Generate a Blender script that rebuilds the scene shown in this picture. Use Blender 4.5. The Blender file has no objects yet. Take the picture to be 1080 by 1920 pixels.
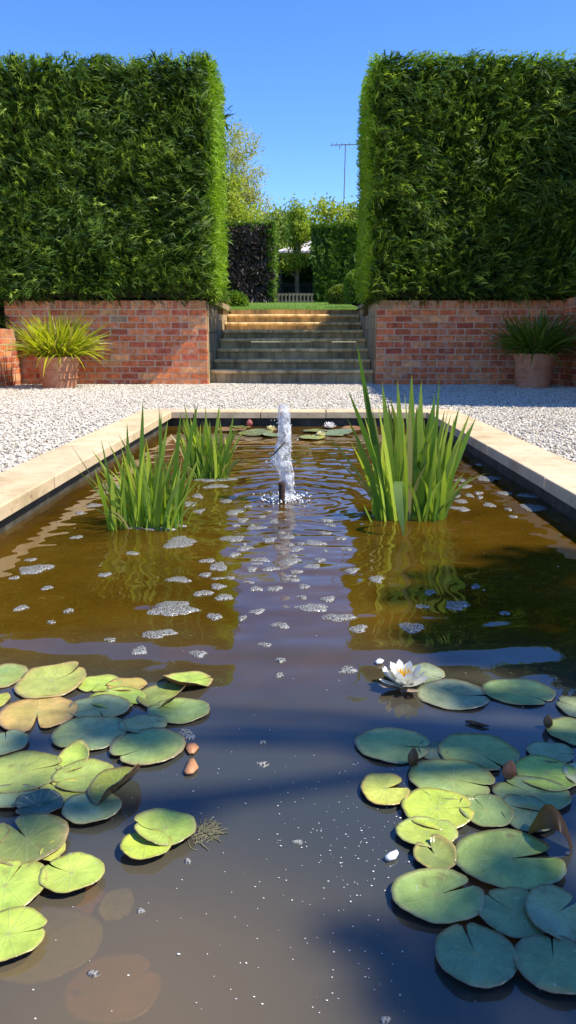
import bpy, math, random
import numpy as np
from mathutils import Vector, Matrix, noise as mnoise

R = np.random.default_rng(7)
random.seed(7)
sc = bpy.context.scene
COL = sc.collection
rad = math.radians

# ------------------------------------------------------------------ camera
CAM_H = 0.68
PITCH = math.atan(320 / 1400.0)
YAW = rad(0.80)
cam_d = bpy.data.cameras.new("camera")
cam = bpy.data.objects.new("camera", cam_d)
COL.objects.link(cam)
cam.location = (0, 0, CAM_H)
cam.rotation_euler = (math.pi / 2 - PITCH, 0, YAW)
cam_d.sensor_fit = 'VERTICAL'
cam_d.sensor_height = 36.0
cam_d.lens = 1400 / 1920 * 36.0
cam_d.clip_start = 0.02
cam_d.clip_end = 2000
sc.camera = cam
CM = (Matrix.Rotation(YAW, 3, 'Z') @ Matrix.Rotation(math.pi / 2 - PITCH, 3, 'X'))


def ray(px, py):
    return CM @ Vector(((px - 540) / 1400.0, (960 - py) / 1400.0, -1.0))


def P(px, py, z=0.0):
    """point of the horizontal plane z seen at photo pixel px,py"""
    d = ray(px, py)
    t = (z - CAM_H) / d.z
    return Vector((d.x * t, d.y * t, z))


def Q(px, py, Y):
    """point of the vertical plane y=Y seen at photo pixel px,py"""
    d = ray(px, py)
    t = Y / d.y
    return Vector((d.x * t, Y, CAM_H + d.z * t))


# ------------------------------------------------------------------ light
S = Vector((0.58, -0.14, 0.80)).normalized()     # towards the sun
elev = math.asin(S.z)
azim = math.atan2(S.x, S.y)
w = bpy.data.worlds.new("World")
sc.world = w
w.use_nodes = True
nt = w.node_tree
bg = nt.nodes["Background"]
sky = nt.nodes.new("ShaderNodeTexSky")
sky.sky_type = 'NISHITA'
sky.sun_disc = False
sky.sun_elevation = elev
sky.sun_rotation = azim
sky.altitude = 2600
sky.air_density = 1.05
sky.dust_density = 0.0
sky.ozone_density = 3.0
hs = nt.nodes.new("ShaderNodeHueSaturation")
hs.inputs["Saturation"].default_value = 1.25
hs.inputs["Hue"].default_value = 0.512
nt.links.new(sky.outputs[0], hs.inputs["Color"])
nt.links.new(hs.outputs[0], bg.inputs[0])
bg.inputs[1].default_value = 0.15
sd = bpy.data.lights.new("sun", 'SUN')
sd.energy = 4.0
sd.angle = rad(0.53)
sd.color = (1.0, 0.93, 0.82)
so = bpy.data.objects.new("sun", sd)
COL.objects.link(so)
so.rotation_euler = S.to_track_quat('Z', 'Y').to_euler()
so.location = (6, -4, 12)
sc.view_settings.view_transform = 'Standard'
sc.view_settings.look = 'None'
sc.view_settings.exposure = 1.05
sc.view_settings.gamma = 1.0
sc.render.engine = 'CYCLES'
sc.cycles.use_denoising = True
sc.cycles.max_bounces = 8
sc.cycles.diffuse_bounces = 3
sc.cycles.glossy_bounces = 4
sc.cycles.transmission_bounces = 6
sc.cycles.transparent_max_bounces = 8
sc.cycles.caustics_reflective = False
sc.cycles.caustics_refractive = False
sc.cycles.sample_clamp_indirect = 4.0


# ------------------------------------------------------------------ mesh helpers
def mk(name, V, F, mats, parent=None, col=None, smooth=False, mi=None, uv=None):
    """one mesh object from a vertex array and a list of face arrays"""
    V = np.asarray(V, dtype=np.float32).reshape(-1, 3)
    me = bpy.data.meshes.new(name)
    me.vertices.add(len(V))
    me.vertices.foreach_set("co", V.ravel())
    loops, starts, n = [], [], 0
    for f in F:
        f = np.asarray(f, dtype=np.int32)
        if f.size == 0:
            continue
        k = f.shape[1]
        loops.append(f.ravel())
        starts.append(n + np.arange(len(f)) * k)
        n += f.size
    loops = np.concatenate(loops).astype(np.int32)
    starts = np.concatenate(starts).astype(np.int32)
    me.loops.add(len(loops))
    me.loops.foreach_set("vertex_index", loops)
    me.polygons.add(len(starts))
    me.polygons.foreach_set("loop_start", starts)
    if not isinstance(mats, (list, tuple)):
        mats = [mats]
    if "leaf" in mats[0].name or mats[0].name in ("petal", "white_water"):
        smooth = True
    me.polygons.foreach_set("use_smooth", np.full(len(starts), bool(smooth)))
    for m in mats:
        me.materials.append(m)
    if mi is not None:
        me.polygons.foreach_set("material_index", np.asarray(mi, dtype=np.int32))
    me.update(calc_edges=True)
    me.validate()
    if col is not None:
        c = np.ones((len(V), 4), dtype=np.float32)
        c[:, :3] = col
        a = me.color_attributes.new("Col", 'FLOAT_COLOR', 'POINT')
        a.data.foreach_set("color", c.ravel())
    if uv is not None:
        u = me.uv_layers.new(name="UVMap")
        u.data.foreach_set("uv", np.asarray(uv, dtype=np.float32)[loops].ravel())
    o = bpy.data.objects.new(name, me)
    COL.objects.link(o)
    if parent is not None:
        o.parent = parent
        o.matrix_parent_inverse = Matrix.Translation(-Vector(parent.location))
    return o


def thing(name, label, cat, loc, group=None):
    o = bpy.data.objects.new(name, None)
    COL.objects.link(o)
    o.location = loc
    o.empty_display_size = 0.1
    return tag(o, label, cat, group)


def tag(o, label, cat, group=None, kind=None):
    o["label"] = label
    o["category"] = cat
    if group:
        o["group"] = group
    if kind:
        o["kind"] = kind
    return o


def struct(o, label, cat):
    return tag(o, label, cat, kind="structure")


class Geo:
    """collects vertices, faces and colours for one mesh"""

    def __init__(s):
        s.V, s.F, s.C, s.n = [], [], [], 0

    def add(s, V, F, col=None):
        V = np.asarray(V, dtype=np.float32).reshape(-1, 3)
        for f in F:
            f = np.asarray(f, dtype=np.int64)
            if f.size:
                s.F.append(f + s.n)
        s.V.append(V)
        c = np.ones((len(V), 3), dtype=np.float32) if col is None else np.broadcast_to(np.asarray(col, dtype=np.float32), (len(V), 3))
        s.C.append(c)
        s.n += len(V)

    def box(s, lo, hi, col=None, jit=0.0, bev=0.0):
        x0, y0, z0 = lo
        x1, y1, z1 = hi
        V = np.array([[x0, y0, z0], [x1, y0, z0], [x1, y1, z0], [x0, y1, z0], [x0, y0, z1], [x1, y0, z1], [x1, y1, z1], [x0, y1, z1]])
        if jit:
            V = V + R.uniform(-jit, jit, V.shape)
        s.add(V, [[[0, 3, 2, 1], [4, 5, 6, 7], [0, 1, 5, 4], [1, 2, 6, 5], [2, 3, 7, 6], [3, 0, 4, 7]]], col)

    def tube(s, pts, rads, k=8, col=None, cap=True):
        pts = [Vector(p) for p in pts]
        n = len(pts)
        V = []
        for i, p in enumerate(pts):
            d = (pts[min(i + 1, n - 1)] - pts[max(i - 1, 0)]).normalized()
            a = d.orthogonal().normalized() if i == 0 else (a - d * a.dot(d)).normalized()
            b = d.cross(a)
            for j in range(k):
                t = 2 * math.pi * j / k
                V.append(p + (a * math.cos(t) + b * math.sin(t)) * rads[i])
        F = [[i * k + j, i * k + (j + 1) % k, (i + 1) * k + (j + 1) % k, (i + 1) * k + j] for i in range(n - 1) for j in range(k)]
        T = []
        if cap:
            V.append(pts[0]); V.append(pts[-1])
            b0, b1 = n * k, n * k + 1
            T = [[b0, (j + 1) % k, j] for j in range(k)] + [[b1, (n - 1) * k + j, (n - 1) * k + (j + 1) % k] for j in range(k)]
        s.add([tuple(v) for v in V], [F, T] if T else [F], col)

    def lathe(s, prof, k=40, c=(0, 0, 0), col=None):
        V = [(c[0] + r * math.cos(2 * math.pi * j / k), c[1] + r * math.sin(2 * math.pi * j / k), c[2] + z) for r, z in prof for j in range(k)]
        F = [[i * k + j, i * k + (j + 1) % k, (i + 1) * k + (j + 1) % k, (i + 1) * k + j] for i in range(len(prof) - 1) for j in range(k)]
        s.add(V, [F], col)

    def build(s, name, mat, parent=None, smooth=False):
        by = {}
        for f in s.F:
            by.setdefault(f.shape[1], []).append(f)
        return mk(name, np.concatenate(s.V), [np.concatenate(v) for v in by.values()], mat, parent, np.concatenate(s.C), smooth)


def norm(a):
    return a / np.maximum(np.linalg.norm(a, axis=1, keepdims=True), 1e-9)


def blades(g, pts, D, L, W, B=None, col=(1, 1, 1), n=3, prof=None, side=None, tipcol=None):
    """many leaf blades at once: base points, directions, lengths, widths, bend vectors"""
    pts = np.asarray(pts, float); D = norm(np.asarray(D, float)); N = len(pts)
    L = np.broadcast_to(L, (N,)).astype(float); W = np.broadcast_to(W, (N,)).astype(float)
    if B is None:
        B = np.zeros((N, 3))
    B = np.asarray(B, float)
    if side is None:
        side = R.normal(size=(N, 3))
    Sd = norm(np.cross(D, side))
    t = np.linspace(0, 1, n + 1)
    if prof is None:
        prof = lambda t: np.clip(0.55 + 1.6 * t - 2.15 * t * t, 0, 1)
    wd = prof(t)
    C = pts[:, None] + D[:, None] * (L[:, None] * t)[..., None] + B[:, None] * (t * t)[None, :, None]
    h = Sd[:, None] * (W[:, None] * wd[None] / 2)[..., None]
    V = np.empty((N, 2 * n + 1, 3))
    V[:, 0:2 * n:2] = (C - h)[:, :n]
    V[:, 1:2 * n:2] = (C + h)[:, :n]
    V[:, 2 * n] = C[:, n]
    base = (np.arange(N) * (2 * n + 1))[:, None]
    Fq = []
    for i in range(n - 1):
        Fq.append(base + np.array([[2 * i, 2 * i + 1, 2 * i + 3, 2 * i + 2]]))
    Fq = np.concatenate(Fq) if Fq else np.zeros((0, 4), int)
    Ft = base + np.array([[2 * n - 2, 2 * n - 1, 2 * n]])
    col = np.broadcast_to(np.asarray(col, float), (N, 3))
    cc = np.repeat(col[:, None], 2 * n + 1, axis=1)
    if tipcol is not None:
        tt = np.concatenate([np.repeat(t[:n], 2), [1.0]])[None, :, None] ** 2
        cc = cc * (1 - tt) + np.broadcast_to(np.asarray(tipcol, float), (N, 3))[:, None] * tt
    g.add(V.reshape(-1, 3), [Fq, Ft], cc.reshape(-1, 3))


def nz(p, s=1.0, seed=0.0):
    return np.array([mnoise.noise(Vector((a[0] * s + seed, a[1] * s + seed * 1.7, a[2] * s - seed))) for a in p])


# ------------------------------------------------------------------ materials
def new_mat(name):
    m = bpy.data.materials.new(name)
    m.use_nodes = True
    n = m.node_tree.nodes
    return m, n, m.node_tree.links, n["Principled BSDF"]


def ramp(n, stops):
    r = n.new("ShaderNodeValToRGB")
    e = r.color_ramp.elements
    while len(e) < len(stops):
        e.new(0.5)
    for x, (p, c) in zip(e, stops):
        x.position = p
        x.color = (*c, 1) if len(c) == 3 else c
    return r


def mixc(n, l, fac, a, b, blend='MIX'):
    m = n.new("ShaderNodeMix")
    m.data_type = 'RGBA'
    m.blend_type = blend
    for sock, v in ((m.inputs[0], fac), (m.inputs[6], a), (m.inputs[7], b)):
        if hasattr(v, 'node'):
            l.new(v, sock)
        elif isinstance(v, (tuple, list)):
            sock.default_value = (*v, 1) if len(v) == 3 else v
        else:
            sock.default_value = v
    return m.outputs[2]


def tex_noise(n, l, scale, detail=4, rough=0.6, vec=None, coord='Object'):
    t = n.new("ShaderNodeTexNoise")
    t.inputs["Scale"].default_value = scale
    t.inputs["Detail"].default_value = detail
    t.inputs["Roughness"].default_value = rough
    if vec is None:
        tc = n.new("ShaderNodeTexCoord")
        vec = tc.outputs[coord]
    l.new(vec, t.inputs["Vector"])
    return t


def bump(n, l, h, strength, dist=0.01):
    b = n.new("ShaderNodeBump")
    b.inputs["Strength"].default_value = strength
    b.inputs["Distance"].default_value = dist
    l.new(h, b.inputs["Height"])
    return b.outputs[0]


def leaf_mat(name, rough=0.5, trans=0.35, spec=0.3, tint=(1.15, 1.25, 0.6)):
    m, n, l, p = new_mat(name)
    a = n.new("ShaderNodeAttribute"); a.attribute_name = "Col"
    l.new(a.outputs["Color"], p.inputs["Base Color"])
    p.inputs["Roughness"].default_value = rough
    p.inputs["Specular IOR Level"].default_value = spec
    t = n.new("ShaderNodeBsdfTranslucent")
    l.new(mixc(n, l, 1.0, a.outputs["Color"], tint, 'MULTIPLY'), t.inputs["Color"])
    mx = n.new("ShaderNodeMixShader")
    mx.inputs[0].default_value = trans
    l.new(p.outputs[0], mx.inputs[1]); l.new(t.outputs[0], mx.inputs[2])
    l.new(mx.outputs[0], n["Material Output"].inputs[0])
    return m


def stone_mat(name, c1, c2, c3, scale=6, rough=0.85, b=0.3, bscale=60):
    """col attribute times a blotchy stone colour"""
    m, n, l, p = new_mat(name)
    a = n.new("ShaderNodeAttribute"); a.attribute_name = "Col"
    t1 = tex_noise(n, l, scale, 6, 0.65)
    r = ramp(n, [(0.3, c1), (0.5, c2), (0.72, c3)])
    l.new(t1.outputs[0], r.inputs[0])
    l.new(mixc(n, l, 1.0, r.outputs[0], a.outputs["Color"], 'MULTIPLY'), p.inputs["Base Color"])
    p.inputs["Roughness"].default_value = rough
    p.inputs["Specular IOR Level"].default_value = 0.25
    t2 = tex_noise(n, l, bscale, 5, 0.7)
    l.new(bump(n, l, t2.outputs[0], b, 0.006), p.inputs["Normal"])
    return m


M = {}
M['hedge'] = leaf_mat("hedge_leaf", 0.5, 0.4, 0.3)
M['leaf'] = leaf_mat("tree_leaf", 0.5, 0.45, 0.25)
M['reed'] = leaf_mat("reed_leaf", 0.38, 0.5, 0.4)
M['grass'] = leaf_mat("grass_leaf", 0.55, 0.35, 0.2)
M['purple'] = leaf_mat("purple_leaf", 0.45, 0.1, 0.4, (1, 0.8, 0.8))
M['petal'] = leaf_mat("petal", 0.5, 0.3, 0.3, (1, 1, 0.95))
M['twig'] = stone_mat("twig_core", (0.012, 0.014, 0.006), (0.02, 0.022, 0.009), (0.03, 0.03, 0.014), 8)
M['bark'] = stone_mat("bark", (0.06, 0.045, 0.035), (0.12, 0.095, 0.075), (0.2, 0.17, 0.14), 12, 0.9, 0.6, 40)
def sandstone_mat(*a):
    m = stone_mat(*a)
    n, l = m.node_tree.nodes, m.node_tree.links
    p = n["Principled BSDF"]
    src = p.inputs["Base Color"].links[0].from_socket
    t = tex_noise(n, l, 3.3, 8, 0.75)
    r = ramp(n, [(0.33, (0.72, 0.69, 0.64)), (0.48, (1, 1, 1))])
    l.new(t.outputs[0], r.inputs[0])
    t2 = tex_noise(n, l, 26, 4, 0.6)
    r2 = ramp(n, [(0.30, (0.55, 0.5, 0.45)), (0.38, (1, 1, 1))])
    l.new(t2.outputs[0], r2.inputs[0])
    l.new(mixc(n, l, 1.0, mixc(n, l, 1.0, src, r.outputs[0], 'MULTIPLY'), r2.outputs[0], 'MULTIPLY'), p.inputs["Base Color"])
    return m


M['sandstone'] = sandstone_mat("sandstone", (0.47, 0.36, 0.21), (0.56, 0.435, 0.265), (0.61, 0.485, 0.315), 5, 0.8, 0.22, 90)
M['terracotta'] = stone_mat("terracotta", (0.40, 0.17, 0.09), (0.50, 0.235, 0.13), (0.55, 0.32, 0.20), 9, 0.85, 0.15, 70)
M['timber'] = stone_mat("weathered_timber", (0.2, 0.18, 0.15), (0.3, 0.27, 0.22), (0.4, 0.36, 0.3), 14, 0.85, 0.3, 60)
M['metal'] = stone_mat("grey_metal", (0.12, 0.12, 0.12), (0.16, 0.16, 0.16), (0.2, 0.2, 0.2), 10, 0.4, 0.1, 60)
M['roofing'] = stone_mat("pale_roof", (0.44, 0.41, 0.37), (0.52, 0.48, 0.44), (0.58, 0.54, 0.5), 3, 0.7, 0.1, 30)
M['darkpaint'] = stone_mat("dark_paint", (0.02, 0.022, 0.03), (0.03, 0.032, 0.04), (0.045, 0.045, 0.05), 4)
M['basin'] = stone_mat("pond_render", (0.02, 0.02, 0.015), (0.05, 0.045, 0.03), (0.11, 0.1, 0.08), 7, 0.7, 0.4, 50)
M['nozzle'] = stone_mat("corroded_pipe", (0.025, 0.014, 0.010), (0.05, 0.025, 0.018), (0.09, 0.05, 0.035), 120, 0.6, 0.6, 300)
M['soil'] = stone_mat("soil", (0.015, 0.011, 0.008), (0.03, 0.022, 0.015), (0.05, 0.04, 0.03), 30)


def brick_mat():
    m, n, l, p = new_mat("reclaimed_brick")
    a = n.new("ShaderNodeAttribute"); a.attribute_name = "Col"
    t1 = tex_noise(n, l, 14, 6, 0.7)
    r1 = ramp(n, [(0.35, (0.6, 0.6, 0.6)), (0.65, (1.25, 1.2, 1.15))])
    l.new(t1.outputs[0], r1.inputs[0])
    base = mixc(n, l, 1.0, a.outputs["Color"], r1.outputs[0], 'MULTIPLY')
    t2 = tex_noise(n, l, 9, 8, 0.75)                       # old lime mortar smeared over the faces
    r2 = ramp(n, [(0.52, (0, 0, 0)), (0.66, (0.8, 0.8, 0.8))])
    l.new(t2.outputs[0], r2.inputs[0])
    l.new(mixc(n, l, r2.outputs[0], base, (0.52, 0.36, 0.25)), p.inputs["Base Color"])
    p.inputs["Roughness"].default_value = 0.9
    p.inputs["Specular IOR Level"].default_value = 0.15
    t3 = tex_noise(n, l, 70, 6, 0.7)
    l.new(bump(n, l, t3.outputs[0], 0.22, 0.005), p.inputs["Normal"])
    return m


M['brick'] = brick_mat()
M['mortar'] = stone_mat("lime_mortar", (0.42, 0.30, 0.20), (0.52, 0.38, 0.26), (0.58, 0.45, 0.33), 20, 0.95, 0.1, 120)


def step_mat():
    m, n, l, p = new_mat("weathered_step_stone")
    a = n.new("ShaderNodeAttribute"); a.attribute_name = "Col"
    t1 = tex_noise(n, l, 2.6, 7, 0.7)
    r = ramp(n, [(0.28, (0.18, 0.145, 0.095)), (0.44, (0.42, 0.315, 0.17)), (0.7, (0.58, 0.445, 0.24))])
    l.new(t1.outputs[0], r.inputs[0])
    tc = n.new("ShaderNodeTexCoord"); mp = n.new("ShaderNodeMapping")
    mp.inputs["Scale"].default_value = (9, 9, 1.2)
    l.new(tc.outputs["Object"], mp.inputs[0])
    t2 = tex_noise(n, l, 1.0, 5, 0.65, mp.outputs[0])      # dark runs down the risers
    r2 = ramp(n, [(0.38, (0.55, 0.53, 0.48)), (0.6, (1.12, 1.08, 1.02))])
    l.new(t2.outputs[0], r2.inputs[0])
    b = mixc(n, l, 1.0, r.outputs[0], r2.outputs[0], 'MULTIPLY')
    l.new(mixc(n, l, 1.0, b, a.outputs["Color"], 'MULTIPLY'), p.inputs["Base Color"])
    p.inputs["Roughness"].default_value = 0.9
    t3 = tex_noise(n, l, 45, 6, 0.7)
    l.new(bump(n, l, t3.outputs[0], 0.5, 0.012), p.inputs["Normal"])
    return m


M['step'] = step_mat()


def gravel_mat():
    m, n, l, p = new_mat("white_gravel_bed")
    tc = n.new("ShaderNodeTexCoord")
    v = n.new("ShaderNodeTexVoronoi"); v.inputs["Scale"].default_value = 55
    l.new(tc.outputs["Object"], v.inputs["Vector"])
    hs = n.new("ShaderNodeSeparateColor"); l.new(v.outputs["Color"], hs.inputs[0])
    r = ramp(n, [(0.0, (0.26, 0.235, 0.19)), (0.3, (0.5, 0.46, 0.385)), (1.0, (0.76, 0.71, 0.61))])
    l.new(hs.outputs[0], r.inputs[0])
    r2 = ramp(n, [(0.0, (1, 1, 1)), (0.6, (0.75, 0.72, 0.68)), (1.0, (0.15, 0.13, 0.1))])
    l.new(v.outputs["Distance"], r2.inputs[0])
    l.new(mixc(n, l, 1.0, r.outputs[0], r2.outputs[0], 'MULTIPLY'), p.inputs["Base Color"])
    p.inputs["Roughness"].default_value = 0.85
    inv = n.new("ShaderNodeMath"); inv.operation = 'SUBTRACT'; inv.inputs[0].default_value = 1.0
    l.new(v.outputs["Distance"], inv.inputs[1])
    l.new(bump(n, l, inv.outputs[0], 1.0, 0.012), p.inputs["Normal"])
    return m


M['gravel'] = gravel_mat()
M['pebble'] = stone_mat("white_pebble", (0.8, 0.78, 0.74), (0.95, 0.93, 0.9), (1, 1, 1), 30, 0.8, 0.3, 200)


def lawn_mat():
    m, n, l, p = new_mat("lawn_turf")
    t = tex_noise(n, l, 3.0, 8, 0.75)
    r = ramp(n, [(0.3, (0.08, 0.14, 0.016)), (0.7, (0.16, 0.26, 0.03))])
    l.new(t.outputs[0], r.inputs[0]); l.new(r.outputs[0], p.inputs["Base Color"])
    p.inputs["Roughness"].default_value = 0.9
    return m


M['lawn'] = lawn_mat()


def water_mat():
    m, n, l, p = new_mat("murky_pond_water")
    n.remove(p)
    out = n["Material Output"]
    tc = n.new("ShaderNodeTexCoord")
    mp = n.new("ShaderNodeMapping"); mp.inputs["Scale"].default_value = (1, 1, 1)
    l.new(tc.outputs["Object"], mp.inputs[0])
    t = tex_noise(n, l, 1.6, 4, 0.6, mp.outputs[0])
    r = ramp(n, [(0.3, (0.045, 0.023, 0.002)), (0.52, (0.088, 0.045, 0.003)), (0.75, (0.13, 0.074, 0.010))])
    l.new(t.outputs[0], r.inputs[0])
    d = n.new("ShaderNodeBsdfDiffuse"); l.new(r.outputs[0], d.inputs[0])
    tr = n.new("ShaderNodeBsdfTransparent"); tr.inputs[0].default_value = (0.75, 0.66, 0.36, 1)
    body = n.new("ShaderNodeMixShader")
    sx = n.new("ShaderNodeSeparateXYZ"); l.new(tc.outputs["Object"], sx.inputs[0])
    t5 = tex_noise(n, l, 1.3, 3, 0.5, mp.outputs[0])
    def mth(op, x, y):
        k = n.new("ShaderNodeMath"); k.operation = op
        for i, v in enumerate((x, y)):
            if hasattr(v, 'node'):
                l.new(v, k.inputs[i])
            else:
                k.inputs[i].default_value = v
        return k.outputs[0]
    # murk turns greyer and clearer towards the near end, standing in for shade there
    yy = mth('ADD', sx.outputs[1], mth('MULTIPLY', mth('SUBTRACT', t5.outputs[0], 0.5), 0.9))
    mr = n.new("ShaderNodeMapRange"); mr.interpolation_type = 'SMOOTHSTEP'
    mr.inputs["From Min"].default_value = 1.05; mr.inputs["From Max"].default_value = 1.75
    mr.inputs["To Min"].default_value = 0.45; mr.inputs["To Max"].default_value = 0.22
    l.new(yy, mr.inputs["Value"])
    # brown patch painted close to the near edge for sunlit murk
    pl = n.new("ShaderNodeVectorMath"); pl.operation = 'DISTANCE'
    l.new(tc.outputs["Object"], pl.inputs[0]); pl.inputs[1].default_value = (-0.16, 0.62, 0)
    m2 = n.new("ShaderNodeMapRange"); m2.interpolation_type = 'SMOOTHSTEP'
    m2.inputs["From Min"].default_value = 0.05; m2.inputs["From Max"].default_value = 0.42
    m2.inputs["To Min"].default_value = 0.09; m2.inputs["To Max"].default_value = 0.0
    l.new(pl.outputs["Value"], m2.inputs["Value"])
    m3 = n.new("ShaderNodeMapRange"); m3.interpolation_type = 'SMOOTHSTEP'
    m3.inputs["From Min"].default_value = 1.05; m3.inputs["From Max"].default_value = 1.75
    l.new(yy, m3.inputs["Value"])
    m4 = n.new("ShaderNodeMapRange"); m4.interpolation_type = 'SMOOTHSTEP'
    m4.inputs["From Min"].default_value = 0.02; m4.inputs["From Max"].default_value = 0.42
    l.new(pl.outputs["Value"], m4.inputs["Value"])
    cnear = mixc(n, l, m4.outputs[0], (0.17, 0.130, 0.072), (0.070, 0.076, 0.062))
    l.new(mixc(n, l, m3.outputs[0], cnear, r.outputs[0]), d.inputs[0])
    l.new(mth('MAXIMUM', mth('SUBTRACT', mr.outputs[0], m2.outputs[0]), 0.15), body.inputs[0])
    l.new(d.outputs[0], body.inputs[1]); l.new(tr.outputs[0], body.inputs[2])
    t2 = tex_noise(n, l, 9, 3, 0.5, mp.outputs[0])
    nb = bump(n, l, t2.outputs[0], 0.02, 0.02)
    gl = n.new("ShaderNodeBsdfGlossy"); gl.inputs["Roughness"].default_value = 0.0
    gl.inputs[0].default_value = (1, 1, 1, 1)
    l.new(nb, gl.inputs["Normal"])
    fr = n.new("ShaderNodeFresnel"); fr.inputs[0].default_value = 1.6
    l.new(nb, fr.inputs["Normal"])
    mx = n.new("ShaderNodeMixShader")
    l.new(fr.outputs[0], mx.inputs[0]); l.new(body.outputs[0], mx.inputs[1]); l.new(gl.outputs[0], mx.inputs[2])
    l.new(mx.outputs[0], out.inputs[0])
    return m


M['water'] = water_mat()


def pad_mat():
    m, n, l, p = new_mat("lily_pad_skin")
    a = n.new("ShaderNodeAttribute"); a.attribute_name = "Col"
    uv = n.new("ShaderNodeUVMap"); uv.uv_map = "UVMap"
    sep = n.new("ShaderNodeSeparateXYZ"); l.new(uv.outputs[0], sep.inputs[0])

    def mth(op, x, y=None):
        k = n.new("ShaderNodeMath"); k.operation = op
        for i, v in enumerate((x, y)):
            if v is None:
                continue
            if hasattr(v, 'node'):
                l.new(v, k.inputs[i])
            else:
                k.inputs[i].default_value = v
        return k.outputs[0]
    s = mth('ABSOLUTE', mth('SUBTRACT', mth('FRACT', mth('MULTIPLY', sep.outputs[0], 13.0)), 0.5))
    vein = mth('MULTIPLY', mth('SUBTRACT', 1.0, mth('MINIMUM', mth('MULTIPLY', mth('MULTIPLY', s, sep.outputs[1]), 14.0), 1.0)), 0.28)
    oi = n.new("ShaderNodeObjectInfo")
    tc = n.new("ShaderNodeTexCoord")
    ad = n.new("ShaderNodeVectorMath"); ad.operation = 'ADD'
    l.new(tc.outputs["Object"], ad.inputs[0]); l.new(oi.outputs["Random"], ad.inputs[1])
    t = tex_noise(n, l, 30, 6, 0.7, ad.outputs[0])
    r = ramp(n, [(0.3, (0.62, 0.66, 0.6)), (0.7, (1.22, 1.18, 1.12))])
    l.new(t.outputs[0], r.inputs[0])
    c1 = mixc(n, l, 1.0, a.outputs["Color"], r.outputs[0], 'MULTIPLY')
    c2 = mixc(n, l, vein, c1, (0.34, 0.40, 0.14))
    t4 = tex_noise(n, l, 160, 2, 0.5, ad.outputs[0])
    r4 = ramp(n, [(0.70, (0, 0, 0)), (0.76, (0.7, 0.7, 0.7))])
    l.new(t4.outputs[0], r4.inputs[0])
    c3 = mixc(n, l, r4.outputs[0], c2, (0.5, 0.5, 0.36))
    t6 = tex_noise(n, l, 19, 5, 0.65, ad.outputs[0])
    r6 = ramp(n, [(0.63, (0, 0, 0)), (0.72, (0.6, 0.6, 0.6))])
    l.new(t6.outputs[0], r6.inputs[0])
    c3 = mixc(n, l, r6.outputs[0], c3, (0.20, 0.13, 0.05))
    l.new(c3, p.inputs["Base Color"])
    p.inputs["Roughness"].default_value = 0.27
    p.inputs["Specular IOR Level"].default_value = 0.55
    hh = mth('ADD', mth('MULTIPLY', vein, 1.2), t.outputs[0])
    l.new(bump(n, l, hh, 0.28, 0.004), p.inputs["Normal"])
    tl = n.new("ShaderNodeBsdfTranslucent"); l.new(c3, tl.inputs[0])
    mx = n.new("ShaderNodeMixShader"); mx.inputs[0].default_value = 0.12
    l.new(p.outputs[0], mx.inputs[1]); l.new(tl.outputs[0], mx.inputs[2])
    l.new(mx.outputs[0], n["Material Output"].inputs[0])
    return m


M['pad'] = pad_mat()


def foam_mat():
    m, n, l, p = new_mat("bubble_foam")
    tc = n.new("ShaderNodeTexCoord")
    v = n.new("ShaderNodeTexVoronoi"); v.feature = 'DISTANCE_TO_EDGE'
    v.inputs["Scale"].default_value = 150
    l.new(tc.outputs["Object"], v.inputs["Vector"])
    r = ramp(n, [(0.0, (0.40, 0.40, 0.37)), (0.10, (0.28, 0.28, 0.25)), (0.32, (0.09, 0.085, 0.06))])
    l.new(v.outputs["Distance"], r.inputs[0])
    l.new(r.outputs[0], p.inputs["Base Color"])
    p.inputs["Roughness"].default_value = 0.25
    p.inputs["Specular IOR Level"].default_value = 0.6
    l.new(bump(n, l, v.outputs["Distance"], 0.9, 0.004), p.inputs["Normal"])
    tr = n.new("ShaderNodeBsdfTransparent")
    ra = ramp(n, [(0.05, (0.25, 0.25, 0.25)), (0.3, (0.7, 0.7, 0.7))])
    l.new(v.outputs["Distance"], ra.inputs[0])
    mx = n.new("ShaderNodeMixShader")
    l.new(ra.outputs[0], mx.inputs[0]); l.new(p.outputs[0], mx.inputs[1]); l.new(tr.outputs[0], mx.inputs[2])
    l.new(mx.outputs[0], n["Material Output"].inputs[0])
    return m


M['foam'] = foam_mat()


def jet_mat():
    m, n, l, p = new_mat("falling_water")
    p.inputs["Base Color"].default_value = (0.95, 0.97, 1, 1)
    p.inputs["Roughness"].default_value = 0.06
    p.inputs["IOR"].default_value = 1.33
    p.inputs["Transmission Weight"].default_value = 0.25
    t = tex_noise(n, l, 70, 4, 0.65)
    l.new(bump(n, l, t.outputs[0], 1.0, 0.015), p.inputs["Normal"])
    tr = n.new("ShaderNodeBsdfTransparent")
    t2 = tex_noise(n, l, 38, 4, 0.6)
    r = ramp(n, [(0.40, (0.15, 0.15, 0.15)), (0.62, (0.88, 0.88, 0.88))])
    l.new(t2.outputs[0], r.inputs[0])
    mx = n.new("ShaderNodeMixShader")
    l.new(r.outputs[0], mx.inputs[0]); l.new(p.outputs[0], mx.inputs[1]); l.new(tr.outputs[0], mx.inputs[2])
    l.new(mx.outputs[0], n["Material Output"].inputs[0])
    return m


M['jet'] = jet_mat()


def plain(name, c, rough=0.6, spec=0.3):
    m, n, l, p = new_mat(name)
    t = tex_noise(n, l, 40, 4, 0.6)
    r = ramp(n, [(0.3, tuple(x * 0.8 for x in c)), (0.7, tuple(min(1, x * 1.15) for x in c))])
    l.new(t.outputs[0], r.inputs[0]); l.new(r.outputs[0], p.inputs["Base Color"])
    p.inputs["Roughness"].default_value = rough
    p.inputs["Specular IOR Level"].default_value = spec
    return m


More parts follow.
